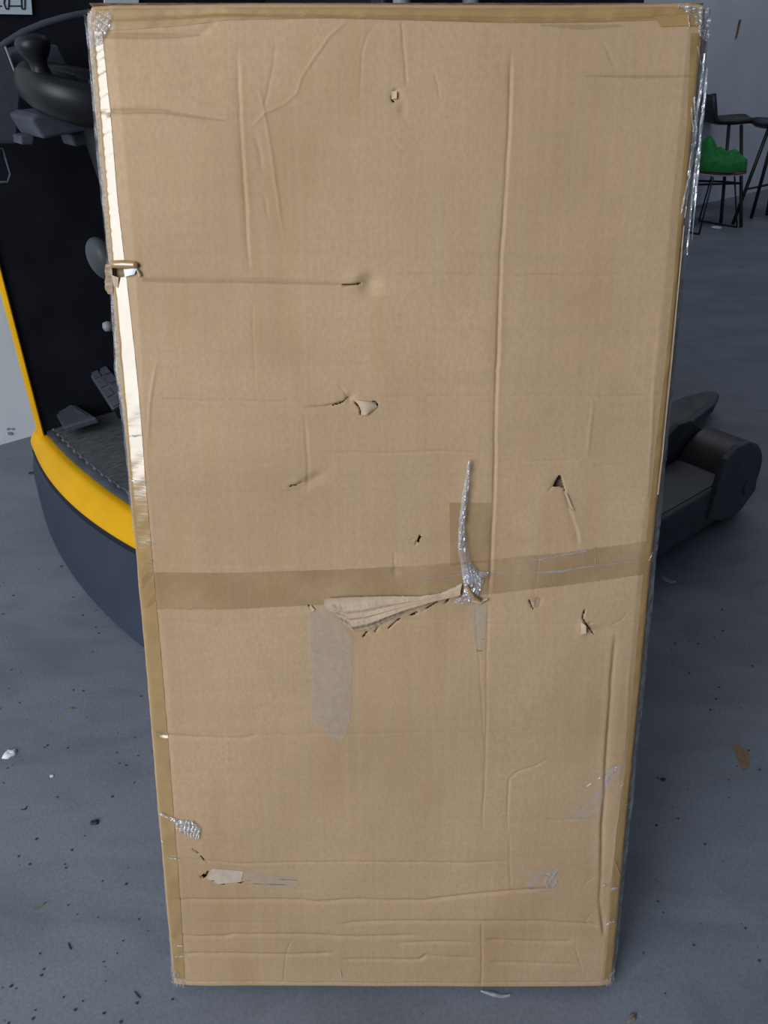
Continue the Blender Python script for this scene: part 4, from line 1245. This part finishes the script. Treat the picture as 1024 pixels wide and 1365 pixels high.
# ================================================================== BITS ON THE FLOOR
def bit(name, x, y, rpx, m, label, cat, h=0.006, seed=0, asp=0.6, rot=0.0, z0=0.0, dome=True, k=12):
    c_ = atz(x, y, z0)
    r = rpx * np.linalg.norm(c_ - Cv) / FPX
    rr = np.random.default_rng(seed)
    rows = []
    rad = [1 + rr.uniform(-.28, .22) for _ in range(k)]
    for (f, z) in ((1.0, 0.0), (0.95, h * 0.5), (0.6, h), (0.25, h * 0.8), (0.02, h * 0.9)):
        row = []
        for i in range(k + 1):
            a = 2 * math.pi * i / k
            q_ = rad[i % k] * r * f
            x_, y_ = q_ * math.cos(a), q_ * asp * math.sin(a)
            row.append((c_[0] + x_ * math.cos(rot) - y_ * math.sin(rot), c_[1] + x_ * math.sin(rot) + y_ * math.cos(rot), max(0.0004, z * (1 + rr.uniform(-.4, .4)))))
        row[-1] = row[0]
        rows.append(row)
    o = MB().grid(rows).build(name, m, smooth=True, offset=tuple(c_))
    return tag(o, label, cat)
def strip(name, pts, wmm, hmm, m, label, cat, seed=0):
    P = [atz(x, y, 0.0) for x, y in pts]
    rr = np.random.default_rng(seed)
    rows = []
    for j, q_ in enumerate(P):
        t = P[min(j + 1, len(P) - 1)] - P[max(j - 1, 0)]
        n_ = np.array([-t[1], t[0], 0]); n_ /= np.linalg.norm(n_)
        wv = wmm / 1000 * (0.5 if j in (0, len(P) - 1) else 1)
        rows.append([tuple(q_ + n_ * wv * s_ + np.array([0, 0, 0.0006 + hmm / 1000 * z_ * rr.uniform(.6, 1.2)])) for s_, z_ in ((-1, 0), (-.6, .7), (0, 1), (.6, .7), (1, 0))])
    o = MB().grid(rows).build(name, m, smooth=True, offset=tuple(P[0]))
    return tag(o, label, cat)

c_ = atz(955, 304, 0)
cl = MB().lathe([(0.004, 0.001), (0.040, 0.001), (0.046, 0.003), (0.046, 0.007), (0.040, 0.010), (0.038, 0.007), (0.004, 0.008)], Matrix.Translation(tuple(c_)), 32).build('plastic_lid', M['white'], smooth=True, offset=tuple(c_))
tag(cl, 'small round white lid lying on floor below the bar stool', 'lid')
bit('paper_scrap', 13, 1006, 8, M['white'], 'white crumpled scrap on floor near left edge', 'scrap', 0.008, 1, 0.75, 0.7)
bit('paper_scrap', 69, 1035, 3, M['sticker'], 'tiny pale scrap right of the white crumpled scrap', 'scrap', 0.003, 2)
bit('debris_clump', 126, 1097, 6, M['darkbit'], 'small dark clump of dirt on floor left of carton', 'debris', 0.006, 3)
strip('twig', [(44, 1212), (52, 1208), (60, 1204)], 3.0, 3, M['twig'], 'short brown twig on floor at lower left', 'twig', 4)
strip('twig', [(91, 1257), (93, 1263), (95, 1266)], 2.0, 2.5, M['darkbit'], 'dark splinter below the short brown twig', 'twig', 5)
strip('twig', [(179, 1322), (183, 1327), (187, 1331)], 1.6, 2.5, M['darkbit'], 'thin dark splinter near lower left corner of carton', 'twig', 6)
strip('twig', [(28, 1080), (34, 1079), (36, 1075)], 1.4, 2.0, M['darkbit'], 'curled dark thread on floor below the white scrap', 'thread', 7)
bit('dry_leaf', 95, 945, 4, M['brownleaf'], 'small brown leaf crumb on floor above the white scrap', 'leaf', 0.002, 8)
strip('paper_strip', [(883, 769), (888, 773), (895, 776), (901, 775)], 9, 3, M['greybit'], 'pale folded paper strip on floor below the support leg', 'paper', 9)
# tan stain-like flat scrap on the right
P = [atz(x, y, 0) for x, y in ((976, 992), (990, 996), (1000, 1008), (998, 1022), (990, 1028), (985, 1015))]
mb = MB().prism([(q_[0], q_[1]) for q_ in P], 'z', 0.0004, 0.0014)
tag(mb.build('paper_scrap', M['brownleaf'], offset=tuple(P[0])), 'flat tan paper scrap on the shaded floor at right', 'scrap')
bit('wood_chip', 842, 1357, 7, M['twig'], 'brown wood chip at bottom edge right of carton', 'wood chip', 0.004, 10, 0.5, 0.6)
bit('debris_clump', 884, 1039, 3.5, M['darkbit'], 'tiny dark crumb on shaded floor right of carton', 'debris', 0.004, 11)
strip('film_scrap', [(641, 1321), (655, 1325), (668, 1328), (680, 1327)], 4, 4, M['film'], 'clear film scrap on floor under carton bottom edge', 'film', 12)
bit('debris_clump', 42, 631, 4, M['darkbit'], 'dark crumb on floor beside the truck skirt by the wall', 'debris', 0.005, 13)
bit('debris_clump', 82, 755, 2.2, M['darkbit'], 'black speck on floor left of the truck skirt', 'debris', 0.003, 14)
grit = MB()
rr = np.random.default_rng(5)
for i in range(150):
    x, y = (rr.uniform(0, 230), rr.uniform(640, 1365)) if i < 105 else (rr.uniform(830, 1024), rr.uniform(800, 1365))
    c_ = atz(x, y, 0); r = rr.uniform(0.0008, 0.0022)
    grit.box(c_[0] - r, c_[0] + r, c_[1] - r * rr.uniform(.5, 1), c_[1] + r, 0.0, r)
g_ = grit.build('floor_grit', M['darkbit'])
tag(g_, 'fine dark grit scattered over the concrete floor', 'grit', kind='stuff')
